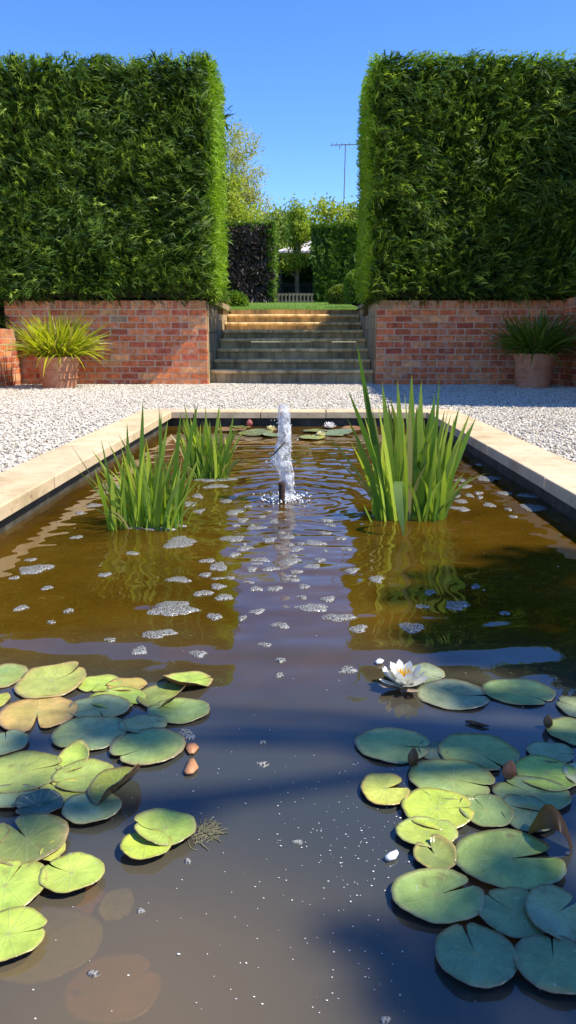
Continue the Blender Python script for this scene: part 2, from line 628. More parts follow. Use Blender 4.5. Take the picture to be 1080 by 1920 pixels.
M['speck'] = plain("pollen", (0.7, 0.7, 0.64))
M['droplet'] = plain("white_water", (0.85, 0.87, 0.88), 0.15, 0.6)
M['deadleaf'] = plain("dead_leaf", (0.42, 0.2, 0.09), 0.5)
M['algae'] = plain("algae", (0.17, 0.155, 0.085), 0.8)

# ------------------------------------------------------------------ levels
Z_GRAVEL = 0.11
Z_COPE = 0.12
XI = 1.04          # inner edge of the coping
XO = 1.31
Y_FAR = 6.12
Y_NEAR = -0.35
Y_WALL = 10.37
Z_WALL = 1.216
S_L, S_R = -1.235, 1.045   # step flight
Z_LAWN = 1.22

# ------------------------------------------------------------------ gravel
def ring_rect(x0, x1, y0, y1, hx0, hx1, hy0, hy1, z):
    V = [(x0, y0, z), (x1, y0, z), (x1, y1, z), (x0, y1, z), (hx0, hy0, z), (hx1, hy0, z), (hx1, hy1, z), (hx0, hy1, z)]
    return V, [[[0, 1, 5, 4], [1, 2, 6, 5], [2, 3, 7, 6], [3, 0, 4, 7]]]


V, F = ring_rect(-60, 60, -60, 10.85, -XO + .03, XO - .03, Y_NEAR - .25, Y_FAR + .25, Z_GRAVEL - 0.012)
struct(mk("ground", V, F, M['gravel']), "white crushed gravel courtyard floor around the pond", "gravel ground")

ico_v = []
ico_f = []
import bmesh
bm = bmesh.new()
bmesh.ops.create_icosphere(bm, subdivisions=1, radius=1)
ico_v = np.array([v.co[:] for v in bm.verts]); ico_f = np.array([[v.index for v in f.verts] for f in bm.faces])
bm.free()
bm = bmesh.new()
bmesh.ops.create_icosphere(bm, subdivisions=2, radius=1)
ico2_v = np.array([v.co[:] for v in bm.verts]); ico2_f = np.array([[v.index for v in f.verts] for f in bm.faces])
bm.free()


def scatter_stones(g, pts, r0, r1, cols, lump=0.3, flat=(0.5, 0.9)):
    N = len(pts)
    nv = len(ico_v)
    base = ico_v[None] * (1 + R.uniform(-lump, lump, (N, nv, 1)))
    sc3 = np.stack([R.uniform(.8, 1.4, N), R.uniform(.7, 1.1, N), R.uniform(*flat, N)], 1) * R.uniform(r0, r1, N)[:, None]
    base = base * sc3[:, None]
    a = R.uniform(0, 6.28, N); c, s_ = np.cos(a), np.sin(a)
    tl = R.uniform(-.6, .6, N); ct, st = np.cos(tl), np.sin(tl)
    y, z = base[..., 1] * ct[:, None] - base[..., 2] * st[:, None], base[..., 1] * st[:, None] + base[..., 2] * ct[:, None]
    x = base[..., 0]
    V = np.stack([x * c[:, None] - y * s_[:, None], x * s_[:, None] + y * c[:, None], z], -1) + pts[:, None]
    F = (np.arange(N) * nv)[:, None, None] + ico_f[None]
    g.add(V.reshape(-1, 3), [F.reshape(-1, 3)], np.repeat(cols, nv, axis=0))


g = Geo()
N = 150000
x = R.uniform(-3.9, 3.7, N); y = R.uniform(3.2, 10.62, N)
keep = ~((np.abs(x) < XO + 0.012) & (y < Y_FAR + .285))
keep &= (np.abs(x) < 0.5 * y + 0.4) & ((y < 10.35) | ((x > S_L + .01) & (x < S_R - .01)))
x, y = x[keep], y[keep]
pts = np.stack([x, y, np.full(len(x), Z_GRAVEL - 0.008) + R.uniform(-.004, .006, len(x))], 1)
v = R.uniform(0.4, 1, len(x)) ** 0.5
cols = np.stack([.72 * v, .67 * v, .56 * v], 1)
cols[R.random(len(x)) < .12] *= np.array([.55, .5, .45])
scatter_stones(g, pts, .0055, .0112, cols, .3, (.5, .85))
tag(g.build("gravel", M['pebble']), "loose white and cream crushed stone chips spread over the courtyard", "gravel", kind="stuff")

# ------------------------------------------------------------------ pond basin, coping, water
g = Geo()
zb = -0.62
XB = XI + 0.035
YB = Y_FAR + 0.035
g.box((-XB - .2, Y_NEAR - .25, zb), (-XB, YB + .2, Z_COPE - .055), (1, 1, 1))
g.box((XB, Y_NEAR - .25, zb), (XB + .2, YB + .2, Z_COPE - .055), (1, 1, 1))
g.box((-XB, YB, zb), (XB, YB + .2, Z_COPE - .056), (1, 1, 1))
g.box((-XB, Y_NEAR - .25, zb), (XB, Y_NEAR - .03, Z_COPE - .056), (1, 1, 1))
g.box((-XB, Y_NEAR - .03, zb - .1), (XB, YB, zb + .02), (.8, .7, .4))
struct(g.build("pond_basin", M['basin']), "dark rendered sides and floor of the rectangular pond", "pond basin")


def slab(g, x0, x1, y0, y1, z0, z1, col, r=0.006):
    """stone slab with eased edges"""
    V = []
    for (a, zz) in ((0, z0), (0, z1 - r), (r * .35, z1 - r * .35), (r, z1)):
        V += [(x0 + a, y0 + a, zz), (x1 - a, y0 + a, zz), (x1 - a, y1 - a, zz), (x0 + a, y1 - a, zz)]
    F = [[0, 3, 2, 1], [12, 13, 14, 15]]
    for k in range(3):
        for j in range(4):
            F.append([k * 4 + j, k * 4 + (j + 1) % 4, k * 4 + 4 + (j + 1) % 4, k * 4 + 4 + j])
    g.add(V, [F], col)


cope = thing("pond_coping", "pale sandstone coping framing the rectangular pond", "coping", (0, Y_FAR, Z_COPE))


def cope_slab(x0, x1, y0, y1):
    g = Geo()
    k = R.uniform(.93, 1.06)
    dz = R.uniform(-.0012, .0012)
    slab(g, x0, x1, y0, y1, Z_COPE - .052 + dz, Z_COPE + dz, (k, k * R.uniform(.97, 1.01), k * R.uniform(.93, 1.02)))
    g.build("coping_slab", M['sandstone'], cope)


jt = 0.0035
for sgn in (-1, 1):
    yy = [Y_NEAR, .62, 1.55, 2.22 if sgn < 0 else 2.18, 3.12, 4.1, 5.1, Y_FAR]
    for a, b in zip(yy[:-1], yy[1:]):
        cope_slab(min(sgn * XI, sgn * XO), max(sgn * XI, sgn * XO), a + jt, b - jt)
xs = [-XO, -0.86, -0.31, 0.225, 0.76, XO]
for a, b in zip(xs[:-1], xs[1:]):
    cope_slab(a + jt, b - jt, Y_FAR + jt, Y_FAR + .27)
for a, b in zip((-XO, -.4, .45), (-.4, .45, XO)):
    cope_slab(a + jt, b - jt, Y_NEAR - .27, Y_NEAR - jt)

# water surface with the rings the fountain sends out
FX = P(533, 938, 0)
fx, fy = FX.x, FX.y
xa = np.linspace(-XB, XB, 190)
dense = np.concatenate([np.linspace(Y_NEAR - .03, 1.2, 100)[:-1], np.linspace(1.2, 4.6, 420)[:-1], np.linspace(4.6, YB, 90)])
X, Y = np.meshgrid(xa, dense)
r_ = np.hypot(X - fx, Y - fy)
ang = np.arctan2(Y - fy, X - fx)
wob = r_ + 0.03 * np.sin(3 * ang + 1.0) + 0.018 * np.sin(7 * ang) + .05 * np.sin(2 * X + 1.3 * Y)
H = 0.0013 * np.exp(-r_ / 0.55) * np.sin(2 * np.pi * wob / 0.075)
H += 0.0014 * np.exp(-r_ / 0.8) * np.sin(2 * np.pi * wob / 0.13 + 1)
H += 0.0009 * np.exp(-((r_ - 1.0) / .6) ** 2) * np.sin(2 * np.pi * wob / 0.20 + .6)
H += 0.0021 * np.exp(-((r_ - 1.66) / .13) ** 2) * np.sin(2 * np.pi * (wob - 1.68) / 0.26 + 1.2)
H += 0.00030 * np.exp(-((r_ - 2.0) / .3) ** 2) * np.sin(2 * np.pi * wob / .3)
ch = 0.0009 * np.exp(-r_ / 1.2)
for k in range(14):
    a = R.uniform(0, 6.28); lam = R.uniform(.06, .2)
    H += ch * .5 * np.sin(2 * np.pi * (X * np.cos(a) + Y * np.sin(a)) / lam + R.uniform(0, 6.28))
for k in range(8):
    a = R.uniform(-.5, .5) + math.pi / 2; lam = R.uniform(.35, .8)
    H += 0.00008 * np.sin(2 * np.pi * (X * np.cos(a) + Y * np.sin(a)) / lam + R.uniform(0, 6.28))
H += 0.012 * np.exp(-(r_ / .05) ** 2)
ny, nx = X.shape
idx = np.arange(ny * nx).reshape(ny, nx)
F = np.stack([idx[:-1, :-1], idx[:-1, 1:], idx[1:, 1:], idx[1:, :-1]], -1).reshape(-1, 4)
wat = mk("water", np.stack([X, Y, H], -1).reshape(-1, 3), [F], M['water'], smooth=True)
struct(wat, "murky brown rippling pond water reflecting hedges and sky", "pond water")


# ------------------------------------------------------------------ brick walls
BC = np.array([1.5, 1.29, .90]) * np.array([(.40, .13, .075), (.44, .16, .09), (.36, .11, .075), (.46, .19, .11), (.31, .09, .07), (.42, .22, .14), (.27, .20, .17), (.48, .27, .17)])
BP = np.array([.22, .2, .15, .16, .1, .09, .03, .05])


def brick_wall(label, u0, u1, z0, z1, frame, thick=.3):
    """frame maps (u, depth, z) to the world; depth 0 is the face plane, positive goes into the wall"""
    L = u1 - u0
    ctr = frame((u0 + u1) / 2, thick / 2, z0)
    t = thing("brick_wall", label, "brick wall", ctr)
    gm = Geo()
    cap_h = .112

    def bx(g, ua, ub, da, db, za, zb_, col, jit=0):
        V = np.array([frame(u, d, z) for z in (za, zb_) for (u, d) in ((ua, da), (ub, da), (ub, db), (ua, db))])
        if jit:
            V = V + R.uniform(-jit, jit, V.shape)
        g.add(V, [[[0, 3, 2, 1], [4, 5, 6, 7], [0, 1, 5, 4], [1, 2, 6, 5], [2, 3, 7, 6], [3, 0, 4, 7]]], col)
    bx(gm, u0 + .002, u1 - .002, .002, thick, z0 - .1, z1 - .008, (1, 1, 1))
    gm.build("mortar", M['mortar'], t)
    gb = Geo()
    n = max(1, int(round((z1 - cap_h - z0) / .0828)))
    ch = (z1 - cap_h - z0) / n
    for i in range(n):
        u = u0
        off = (.0 if i % 2 == 0 else -.12)
        u += off
        while u < u1 - .01:
            bl = .232
            a, b = max(u, u0), min(u + bl, u1)
            if u1 - b < .05:
                b = u1
            if b - a > .03:
                c = BC[R.choice(len(BC), p=BP)] * R.uniform(.82, 1.15)
                pr = R.uniform(-.0004, .0004)
                bx(gb, a + .006 * (a > u0), b - .006 * (b < u1), pr, .1, z0 + i * ch, z0 + (i + 1) * ch - .0125, c, .0006)
            u = b + .005
    gb.build("brickwork", M['brick'], t)
    gc = Geo()
    u = u0
    while u < u1 - .02:
        b = min(u + (.075 if u > u0 and u < u1 - .25 else .215), u1)
        if u1 - b < .05:
            b = u1
        c = (BC[R.choice(len(BC), p=BP)] * .6 + np.array([.42, .25, .14]) * .4) * R.uniform(.85, 1.1)
        bx(gc, u + .003, b - .005, R.uniform(-.002, 0), thick - .01, z1 - cap_h, z1 - R.uniform(0, .003), c, .0003)
        u = b + .004
    gc.build("capping_course", M['brick'], t)
    return t


XWL = Q(388, 650, Y_WALL).x
XWR = Q(706, 650, Y_WALL).x
XSL = -3.80      # faces of the two side walls
XSR = Q(1047, 690, Y_WALL).x
brick_wall("sunlit red brick retaining wall with pale lime mortar left of the stone steps", XSL - .17, XWL, Z_GRAVEL - .015, Z_WALL,
           lambda u, d, z: (u, Y_WALL + d, z))
brick_wall("shaded red brick retaining wall right of the stone steps", XWR, XSR + .3, Z_GRAVEL - .015, Z_WALL,
           lambda u, d, z: (u, Y_WALL + d, z))
brick_wall("low red brick side wall behind the sunlit pot at the left edge", 4.0, Y_WALL - .012, Z_GRAVEL - .015, .84,
           lambda u, d, z: (XSL - d, u, z), .24)
brick_wall("red brick side wall beside the shaded pot at the right edge", 4.0, Y_WALL - .012, Z_GRAVEL - .015, Z_WALL + .015,
           lambda u, d, z: (XSR + d, u, z), .3)

# ------------------------------------------------------------------ steps
steps = thing("stone_steps", "weathered stone garden steps climbing between the two brick walls", "steps", (0, Y_WALL, Z_GRAVEL))
nos = [693.9, 673.5, 653.4, 634.6, 618.7, 604.2, 589.3]
Ys = [Y_WALL + .26 + i * .455 for i in range(7)]
zs = []
for yy, py in zip(Ys, nos):
    zs.append(Q(540, py, yy).z)
zprev = Z_GRAVEL - .05
for i in range(7):
    y0 = Ys[i]
    y1 = Ys[i + 1] + .04 if i < 6 else y0 + .5
    zt = zs[i]
    th = .052
    # tread with a rounded nose
    k = 7
    prof = [(y0 + .026 - .026 * math.sin(math.pi * j / (k - 1)), zt - th / 2 + th / 2 * math.cos(math.pi * j / (k - 1))) for j in range(k)]
    poly = prof + [(y1, zt - th), (y1, zt)]
    nseg = 5
    g = Geo()
    cuts = np.linspace(S_L, S_R, nseg + 1)
    cuts[1:-1] += R.uniform(-.12, .12, nseg - 1)
    for a, b in zip(cuts[:-1], cuts[1:]):
        sh = R.uniform(.88, 1.08)
        m_ = len(poly)
        dz = R.uniform(-.002, .002)
        V = [(a + .0008, p_[0], p_[1] + dz) for p_ in poly] + [(b - .0008, p_[0], p_[1] + dz) for p_ in poly]
        F = [[j, (j + 1) % m_, m_ + (j + 1) % m_, m_ + j] for j in range(m_)]
        g.add(V, [F, [list(range(m_ - 1, -1, -1)), list(range(m_, 2 * m_))]], (sh * 1.7, sh * 1.62, sh * 1.45))
    g.build("tread", M['step'], steps)
    g = Geo()
    cuts = np.linspace(S_L, S_R, 4); cuts[1:-1] += R.uniform(-.2, .2, 2)
    for a, b in zip(cuts[:-1], cuts[1:]):
        sh = R.uniform(.8, 1.1)
        g.box((a + .0008, y0 + .045, zprev), (b - .0008, y0 + .2, zt - th - .001), (sh, sh, sh))
    g.build("riser", M['step'], steps)
    zprev = zt - .02
g = Geo()
for a, b in ((S_L, -.6), (-.6, .2), (.2, S_R)):
    g.box((a + .003, Ys[6] + .46, zs[6] - .01), (b - .003, Ys[6] + .56, Z_LAWN + .012), (.85, .7, .55), .002)
g.build("edging", M['step'], steps)
# stone cheeks either side of the flight
for sgn, xf, xw in ((-1, S_L, XWL), (1, S_R, XWR)):
    ck = thing("cheek_wall", "weathered grey stone cheek wall on the %s side of the steps" % ("left" if sgn < 0 else "right"), "side wall",
               (xf, Y_WALL + .5, Z_GRAVEL))
    g = Geo()
    for (ya, yb, zt, inset) in ((Y_WALL + .07, 11.75, Z_WALL - .004, .0), (11.755, 12.7, 1.10, -.025), (12.705, 14.0, 1.3, -.03)):
        zc = Z_GRAVEL - .1
        while zc < zt - .03:
            hgt = min(R.uniform(.14, .26), zt - zc)
            yc = ya
            while yc < yb - .02:
                ln = min(R.uniform(.25, .5), yb - yc)
                x_in = xf + sgn * (-inset) * -1 + sgn * R.uniform(0.0, .008)
                x_in = xf + sgn * (.004 + R.uniform(0, .01))
                x_out = xw + sgn * .25
                sh = R.uniform(.6, .95)
                lo = (min(x_in, x_out), yc + .002, zc + .002)
                hi = (max(x_in, x_out), yc + ln - .002, zc + hgt - .002)
                if not (ya < Y_WALL + .33):
                    g.box(lo, hi, (sh, sh * .97, sh * .93), .003)
                else:
                    x_out2 = xw - sgn * .002 if yc < Y_WALL + .31 else x_out
                    lo = (min(x_in, x_out2), yc + .002, zc + .002); hi = (max(x_in, x_out2), yc + ln - .002, zc + hgt - .002)
                    g.box(lo, hi, (sh, sh * .97, sh * .93), .003)
                yc += ln
            zc += hgt
    g.build("stonework", M['step'], ck)

# ------------------------------------------------------------------ lawn
g = Geo()


def lawn_z(y):
    return Z_LAWN + np.clip((y - 13.9) / (25.0 - 13.9), 0, 1) * 0.68


ys = [10.6, 13.93, 14.2, 16, 19, 22, 25, 30, 60, 300]
for a, b in zip(ys[:-1], ys[1:]):
    za, zb2 = float(lawn_z(a)), float(lawn_z(b))
    if b <= 13.94:
        for xa_, xb_ in ((-300, XWL + .05), (XWR - .05, 300)):
            g.add([(xa_, a, za - .03), (xb_, a, za - .03), (xb_, b, zb2 - .03), (xa_, b, zb2)], [[[0, 1, 2, 3]]])
    else:
        g.add([(-300, a, za), (300, a, za), (300, b, zb2), (-300, b, zb2)], [[[0, 1, 2, 3]]])
struct(g.build("lawn", M['lawn']), "green lawn rising beyond the top of the steps", "lawn")
g = Geo()
N = 26000
yy = 13.95 + R.random(N) ** 1.5 * 11; xx = R.uniform(-1, 1, N) * (0.15 * yy) + 0.1
c = np.array([.16, .27, .025]) * R.uniform(.6, 1.35, (N, 1)) + R.uniform(0, .03, (N, 1)) * np.array([1, .7, 0])
blades(g, np.stack([xx, yy, lawn_z(yy) - .003], 1), np.stack([R.normal(0, .35, N), R.normal(0, .35, N), np.ones(N)], 1),
       R.uniform(.02, .055, N), R.uniform(.006, .012, N), None, c, 1)
tag(g.build("grass", M['grass']), "short mown grass blades on the lawn above the steps", "grass", kind="stuff")


# ------------------------------------------------------------------ clipped hedges
def hedge_sprays(g, o, e1, e2, nrm, dens, pal, Lr=(.085, .18), Wr=(.016, .029), out=(.3, .9), flow=0.0, seed=0.0, dark=1.0, lump=.024):
    """sprays over a rectangle o + a*e1 + b*e2"""
    e1 = np.array(e1, float); e2 = np.array(e2, float); nrm = np.array(nrm, float); o = np.array(o, float)
    A = np.linalg.norm(np.cross(e1, e2))
    n = int(A * dens)
    a, b = R.random(n), R.random(n)
    pts = o + a[:, None] * e1 + b[:, None] * e2
    nn = nz(pts, 2.2, seed)
    n2 = nz(pts, 7.0, seed + 9)
    pts = pts + nrm * (lump * nn + lump * .7 * n2 + R.uniform(-.07, .02, n))[:, None]
    t1 = e1 / np.linalg.norm(e1); t2 = e2 / np.linalg.norm(e2)
    ang = nz(pts, 1.1, seed + 3) * 2.6 + nz(pts, 5.0, seed + 5) * 1.6 + R.normal(0, .55, n) + flow
    tang = np.cos(ang)[:, None] * t1 + np.sin(ang)[:, None] * t2
    oo = R.uniform(*out, n)
    D = tang * np.sqrt(np.clip(1 - oo ** 2, .05, 1))[:, None] + nrm * oo[:, None]
    pal = np.array(pal)
    dep = R.uniform(-.15, .02, n)
    pts = pts + nrm * (dep + .02)[:, None]
    k = np.clip(.42 + .5 * n2 + .35 * nn + R.normal(0, .26, n), 0, 1)
    c = pal[0] * (1 - k)[:, None] + pal[1] * k[:, None]
    hot = (R.random(n) < .09) & (dep > -.08)
    c[hot] = pal[2] * R.uniform(.8, 1.1, (hot.sum(), 1))
    L = R.uniform(*Lr, n) * (1 + .4 * k); W = R.uniform(*Wr, n)
    droop = np.array([0, 0, -1.0]) * (L * .22)[:, None] + R.normal(0, .12, (n, 3)) * L[:, None]
    blades(g, pts, D, L, W, droop, c * dark, 3, None, tang + nrm * .4 + R.normal(0, .5, (n, 3)), c * dark * np.array([1.25, 1.25, 1.0]))
    # side fronds that make each spray feathery
    bt = norm(np.cross(D, nrm))
    for s_, f0 in ((-1, .2), (1, .3), (-1, .5), (1, .6)):
        f = R.uniform(f0 - .08, f0 + .08, n)
        q = pts + D * (L * f)[:, None] + droop * (f * f)[:, None]
        D2 = norm(D) + s_ * bt * R.uniform(.45, .8, n)[:, None] + nrm * R.uniform(-.1, .3, n)[:, None]
        blades(g, q, D2, L * R.uniform(.3, .5, n), W * .62, droop * .4, c * dark * 1.08, 2, None, tang + nrm * .4 + R.normal(0, .5, (n, 3)))


def core(g, lo, hi, col=(1, 1, 1)):
    g.box(lo, hi, col)


PAL = [(.012, .040, .004), (.13, .22, .022), (.33, .44, .05)]  # dark gaps and bright highlights among the sprays are put into these colours
PAL_LIT = [(.15, .26, .010), (.26, .41, .016), (.32, .46, .025)]  # brighter copy for ends and tops, sunlight put into the leaf colour


def big_hedge(label, x_out, x_in, yf, yb, zb_, zt, sgn, seed):
    """x_in is the end that faces the gap; sgn +1 when that end faces +x"""
    t = thing("hedge", label, "hedge", ((x_out + x_in) / 2, (yf + yb) / 2, zb_), None)
    g = Geo()
    lo = (min(x_out, x_in) + (.0 if sgn > 0 else .1), yf + .15, zb_ + .03); hi = (max(x_out, x_in) - (.07 if sgn > 0 else 0), yb - .07, zt - .16)
    core(g, lo, hi)
    g.build("branches", M['twig'], t)
    g = Geo()
    Lx = abs(x_in - x_out); xm = min(x_out, x_in)
    hgt = zt - zb_
    # front
    hedge_sprays(g, (xm, yf - .02, zt - .13), (Lx, 0, 0), (0, .02, .1), (0, -.6, .8), 1100, PAL_LIT, (.03, .065), (.012, .02), (.3, .8), seed=seed + 3, lump=.015)
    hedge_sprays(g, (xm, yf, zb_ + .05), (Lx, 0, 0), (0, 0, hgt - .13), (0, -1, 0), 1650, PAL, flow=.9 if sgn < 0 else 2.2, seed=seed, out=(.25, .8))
    # end facing the gap
    hedge_sprays(g, (x_in, yf, zb_ + .05), (0, yb - yf, 0), (0, 0, hgt - .08), (sgn, 0, 0), 2000, PAL_LIT, (.05, .11), (.011, .02), (.5, .95), .8, seed + 20)
    # top
    hedge_sprays(g, (xm, yf, zt - .02), (Lx, 0, 0), (0, yb - yf, 0), (0, 0, 1), 800, PAL_LIT, (.04, .08), (.012, .02), (.3, .8), 0, seed + 40, lump=.02)
    # the clipped lower lip
    hedge_sprays(g, (xm, yf + .0, zb_ + .02), (Lx, 0, 0), (0, .25, 0), (0, 0, -1), 900, PAL, (.05, .1), (.012, .02), (.2, .7), 0, seed + 50, .8)
    hedge_sprays(g, (x_in, yf, zb_ + .02), (-sgn * .2, 0, 0), (0, yb - yf, 0), (0, 0, -1), 700, PAL, (.05, .1), (.012, .02), (.2, .7), 0, seed + 55, .9)
    # fine strays along the top and the end
    n = int(Lx * 22)
    p = np.stack([xm + R.random(n) * Lx, R.uniform(yf, yf + .6, n), np.full(n, zt - .02)], 1)
    blades(g, p, np.stack([R.normal(0, .5, n), R.normal(0, .3, n), np.ones(n)], 1), R.uniform(.06, .2, n) * R.random(n), .008, None, (.05, .10, .015), 2)
    n = 260
    p = np.stack([np.full(n, x_in), R.uniform(yf, yb, n), R.uniform(zb_, zt, n)], 1)
    blades(g, p, np.stack([np.full(n, sgn * 1.0), R.normal(0, .3, n), R.normal(.15, .4, n)], 1), R.uniform(.05, .13, n), .008, np.array([[0, 0, -.03]]) * np.ones((n, 1)), (.09, .17, .02), 2)
    # the shears leave flat planes
    for k_ in range(len(g.V)):
        v_ = g.V[k_]
        d_ = v_[:, 2] - zt; v_[:, 2] = np.where(d_ > 0, zt + d_ * .28, v_[:, 2])
        d_ = (yf - .07) - v_[:, 1]; v_[:, 1] = np.where(d_ > 0, yf - .07 - d_ * .35, v_[:, 1])
        d_ = (v_[:, 0] - x_in) * sgn - .06; v_[:, 0] = np.where(d_ > 0, x_in + sgn * (.06 + d_ * .5), v_[:, 0])
    # faces turned away, for views from the side
    hedge_sprays(g, (xm, yb, zb_ + .05), (Lx, 0, 0), (0, 0, hgt - .08), (0, 1, 0), 260, PAL, (.12, .22), (.03, .05), seed=seed + 60)
    g.build("foliage", M['hedge'], t)
    return t


HF, HB = 10.17, 11.9
ZT = Q(540, 96, HF).z
ZHB = 1.225
XHL = Q(399, 400, HF).x
XHR = Q(696, 400, HF).x
big_hedge("tall dark green clipped conifer hedge on the left brick wall, its end glowing yellow-green", -5.6, XHL, HF, 11.45, ZHB, ZT, 1, 11)
big_hedge("tall dark green clipped conifer hedge on the right brick wall, half in shadow", 5.6, XHR, HF, HB, ZHB, ZT, -1, 31)

# the hedge that returns along the right side (its shadow lies on the gravel)
t = thing("hedge", "tall side hedge along the right hand brick wall at the picture edge", "hedge", (4.4, 8.3, 1.2))
g = Geo()
XSH = XSR + .2
Y_S0 = 6.42
core(g, (XSH + .06, Y_S0 + .06, 1.26), (XSH + 1.3, HF + .05, ZT - .07))
g.build("branches", M['twig'], t)
g = Geo()
hedge_sprays(g, (XSH, Y_S0, 1.27), (0, HF - Y_S0, 0), (0, 0, ZT - 1.3), (-1, 0, 0), 450, PAL, (.1, .22), (.03, .05), seed=71)
hedge_sprays(g, (XSH, Y_S0, 1.27), (1.3, 0, 0), (0, 0, ZT - 1.3), (0, -1, 0), 400, PAL, (.1, .22), (.03, .05), seed=73)
hedge_sprays(g, (XSH, Y_S0, ZT - .03), (1.3, 0, 0), (0, HF - Y_S0, 0), (0, 0, 1), 400, PAL_LIT, (.07, .15), (.03, .04), (.4, .9), seed=75)
g.build("foliage", M['hedge'], t)
struct(mk("terrain", [(XSR + .29, 3.9, 1.2), (60, 3.9, 1.2), (60, 10.6, 1.2), (XSR + .29, 10.6, 1.2)], [[[0, 1, 2, 3]]], M['lawn']),
       "raised ground behind the right side wall", "raised ground")
# darkened piece of hedge, added for the black shadow beyond the left wall
t = thing("shrub", "dark hedge piece added for the shadow beyond the left end of the brick wall", "shrub", (-4.6, 10.4, .1))
g = Geo()
core(g, (-5.5, 10.45, .0), (-4.06, 11.6, 1.3))
g.build("branches", M['twig'], t)
g = Geo()
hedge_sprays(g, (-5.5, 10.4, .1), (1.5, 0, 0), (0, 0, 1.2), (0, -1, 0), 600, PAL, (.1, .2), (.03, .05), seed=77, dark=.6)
g.build("foliage", M['hedge'], t)


# ------------------------------------------------------------------ round and far clipped shrubs
def ball(name, label, cat, c, r, pal, n, Lr, Wr, mat, seed, group=None, boxy=1.0):
    t = thing(name, label, cat, (c[0], c[1], c[2] - r[2]), group)
    g = Geo()
    V = ico2_v.copy()
    V = np.sign(V) * np.abs(V) ** boxy
    g.add(V * (np.array(r) * .86) + np.array(c), [ico2_f])
    g.build("branches", M['twig'], t)
    g = Geo()
    D = norm(R.normal(size=(n, 3)))
    D[:, 2] = np.where(D[:, 2] < -.6, -D[:, 2], D[:, 2])
    D2 = np.sign(D) * np.abs(D) ** boxy
    pts = D2 * (np.array(r) * .9) + np.array(c)
    k = np.clip(.5 + .5 * nz(pts, 6, seed) + R.normal(0, .25, n), 0, 1)
    pal = np.array(pal)
    col = pal[0] * (1 - k)[:, None] + pal[1] * k[:, None]
    blades(g, pts, D * .7 + R.normal(0, .6, (n, 3)), R.uniform(*Lr, n), R.uniform(*Wr, n), None, col, 2)
    g.build("foliage", mat, t)
    return t


PB = [(.08, .15, .014), (.2, .29, .03)]
PY = [(.10, .13, .012), (.24, .25, .025)]
c = Q(672, 546, 17); ball("clipped_shrub", "rounded clipped shrub pressed against the right hedge at the lawn edge", "shrub", (c.x + .02, 17, 1.78), (.33, .5, .42), PB, 3000, (.05, .1), (.02, .04), M['hedge'], 5, boxy=.8)
c = Q(640, 556, 21); ball("clipped_shrub", "low yellow-green mounded shrub before the far green hedge", "shrub", (c.x + .05, 21, float(lawn_z(21)) + .2), (.45, .5, .3), [(.09, .13, .012), (.2, .23, .03)], 2500, (.05, .1), (.03, .05), M['hedge'], 6)
c = Q(436, 562, 18); ball("clipped_shrub", "low green mounded shrub at the left edge of the lawn", "shrub", (c.x + .02, 18, float(lawn_z(18)) + .08), (.34, .4, .24), PB, 2500, (.05, .1), (.03, .05), M['hedge'], 8)
c = Q(412, 562, 17); ball("flowering_shrub", "small bright yellow shrub beside the left hedge end at the lawn edge", "shrub", (c.x, 17, float(lawn_z(17)) + .1), (.22, .3, .24), PY, 1500, (.04, .08), (.02, .04), M['hedge'], 9)
# low clipped block behind the right hedge that shades the upper steps
ball("clipped_shrub", "low clipped block behind the right hedge beside the upper steps", "shrub", (1.65, 13.1, 1.75), (.52, .85, .52), PB, 2500, (.06, .12), (.03, .05), M['hedge'], 10, boxy=.5)


def far_hedge(label, px0, px1, py0, py1, Y, depth, pal, mat, endpal=None, dens=420, end=0, L=(.1, .2), W=(.04, .07), name="hedge"):
    a = Q(px0, py1, Y); b = Q(px1, py0, Y)
    t = thing(name, label, "hedge", ((a.x + b.x) / 2, Y + depth / 2, a.z))
    g = Geo(); core(g, (a.x + .08, Y + .08, a.z - .15), (b.x - .08, Y + depth, b.z - .08)); g.build("branches", M['twig'], t)
    g = Geo()
    hedge_sprays(g, (a.x, Y, a.z), (b.x - a.x, 0, 0), (0, 0, b.z - a.z), (0, -1, 0), dens, pal, L, W, (.2, .7), seed=Y, lump=.05)
    gp = endpal or pal
    g2 = Geo()
    hedge_sprays(g2, (a.x, Y, b.z - .02), (b.x - a.x, 0, 0), (0, depth, 0), (0, 0, 1), dens, gp, (.08, .18), W, (.4, .9), seed=Y + 2)
    hedge_sprays(g2, (a.x, Y - .02, b.z - .12), (b.x - a.x, 0, 0), (0, 0, .12), (0, -.6, .8), dens, gp, (.08, .16), W, (.4, .9), seed=Y + 3)
    if end:
        hedge_sprays(g2, (b.x, Y - .05, a.z), (0, depth, 0), (0, 0, b.z - a.z), (1, 0, 0), dens, gp, (.08, .2), W, (.4, .95), seed=Y + 4)
        hedge_sprays(g2, (b.x - .16, Y, a.z), (.16, 0, 0), (0, 0, b.z - a.z), (.4, -.9, 0), dens * 1.3, gp, (.08, .2), W, (.2, .8), seed=Y + 5)
    g.build("foliage", mat, t)
    g2.build("new_growth", M['hedge'], t)


far_hedge("dark purple-leaved clipped hedge with green edges beyond the lawn", 415, 508, 420, 574, 24.5, 3.5,
          [(.030, .021, .015), (.085, .060, .048), (.13, .10, .08)], M['purple'], [(.06, .11, .012), (.13, .22, .02), (.17, .27, .03)], 700, 1)
far_hedge("leafy mid green clipped hedge beyond the lawn, right of the picket gate", 585, 720, 422, 574, 25.5, 2.5,
          [(.05, .10, .014), (.12, .20, .026), (.2, .28, .035)], M['hedge'], None, 800, 0)
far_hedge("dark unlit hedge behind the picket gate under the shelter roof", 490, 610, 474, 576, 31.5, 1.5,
          [(.012, .025, .008), (.025, .05, .012), (.05, .07, .02)], M['hedge'], None, 300, 0)


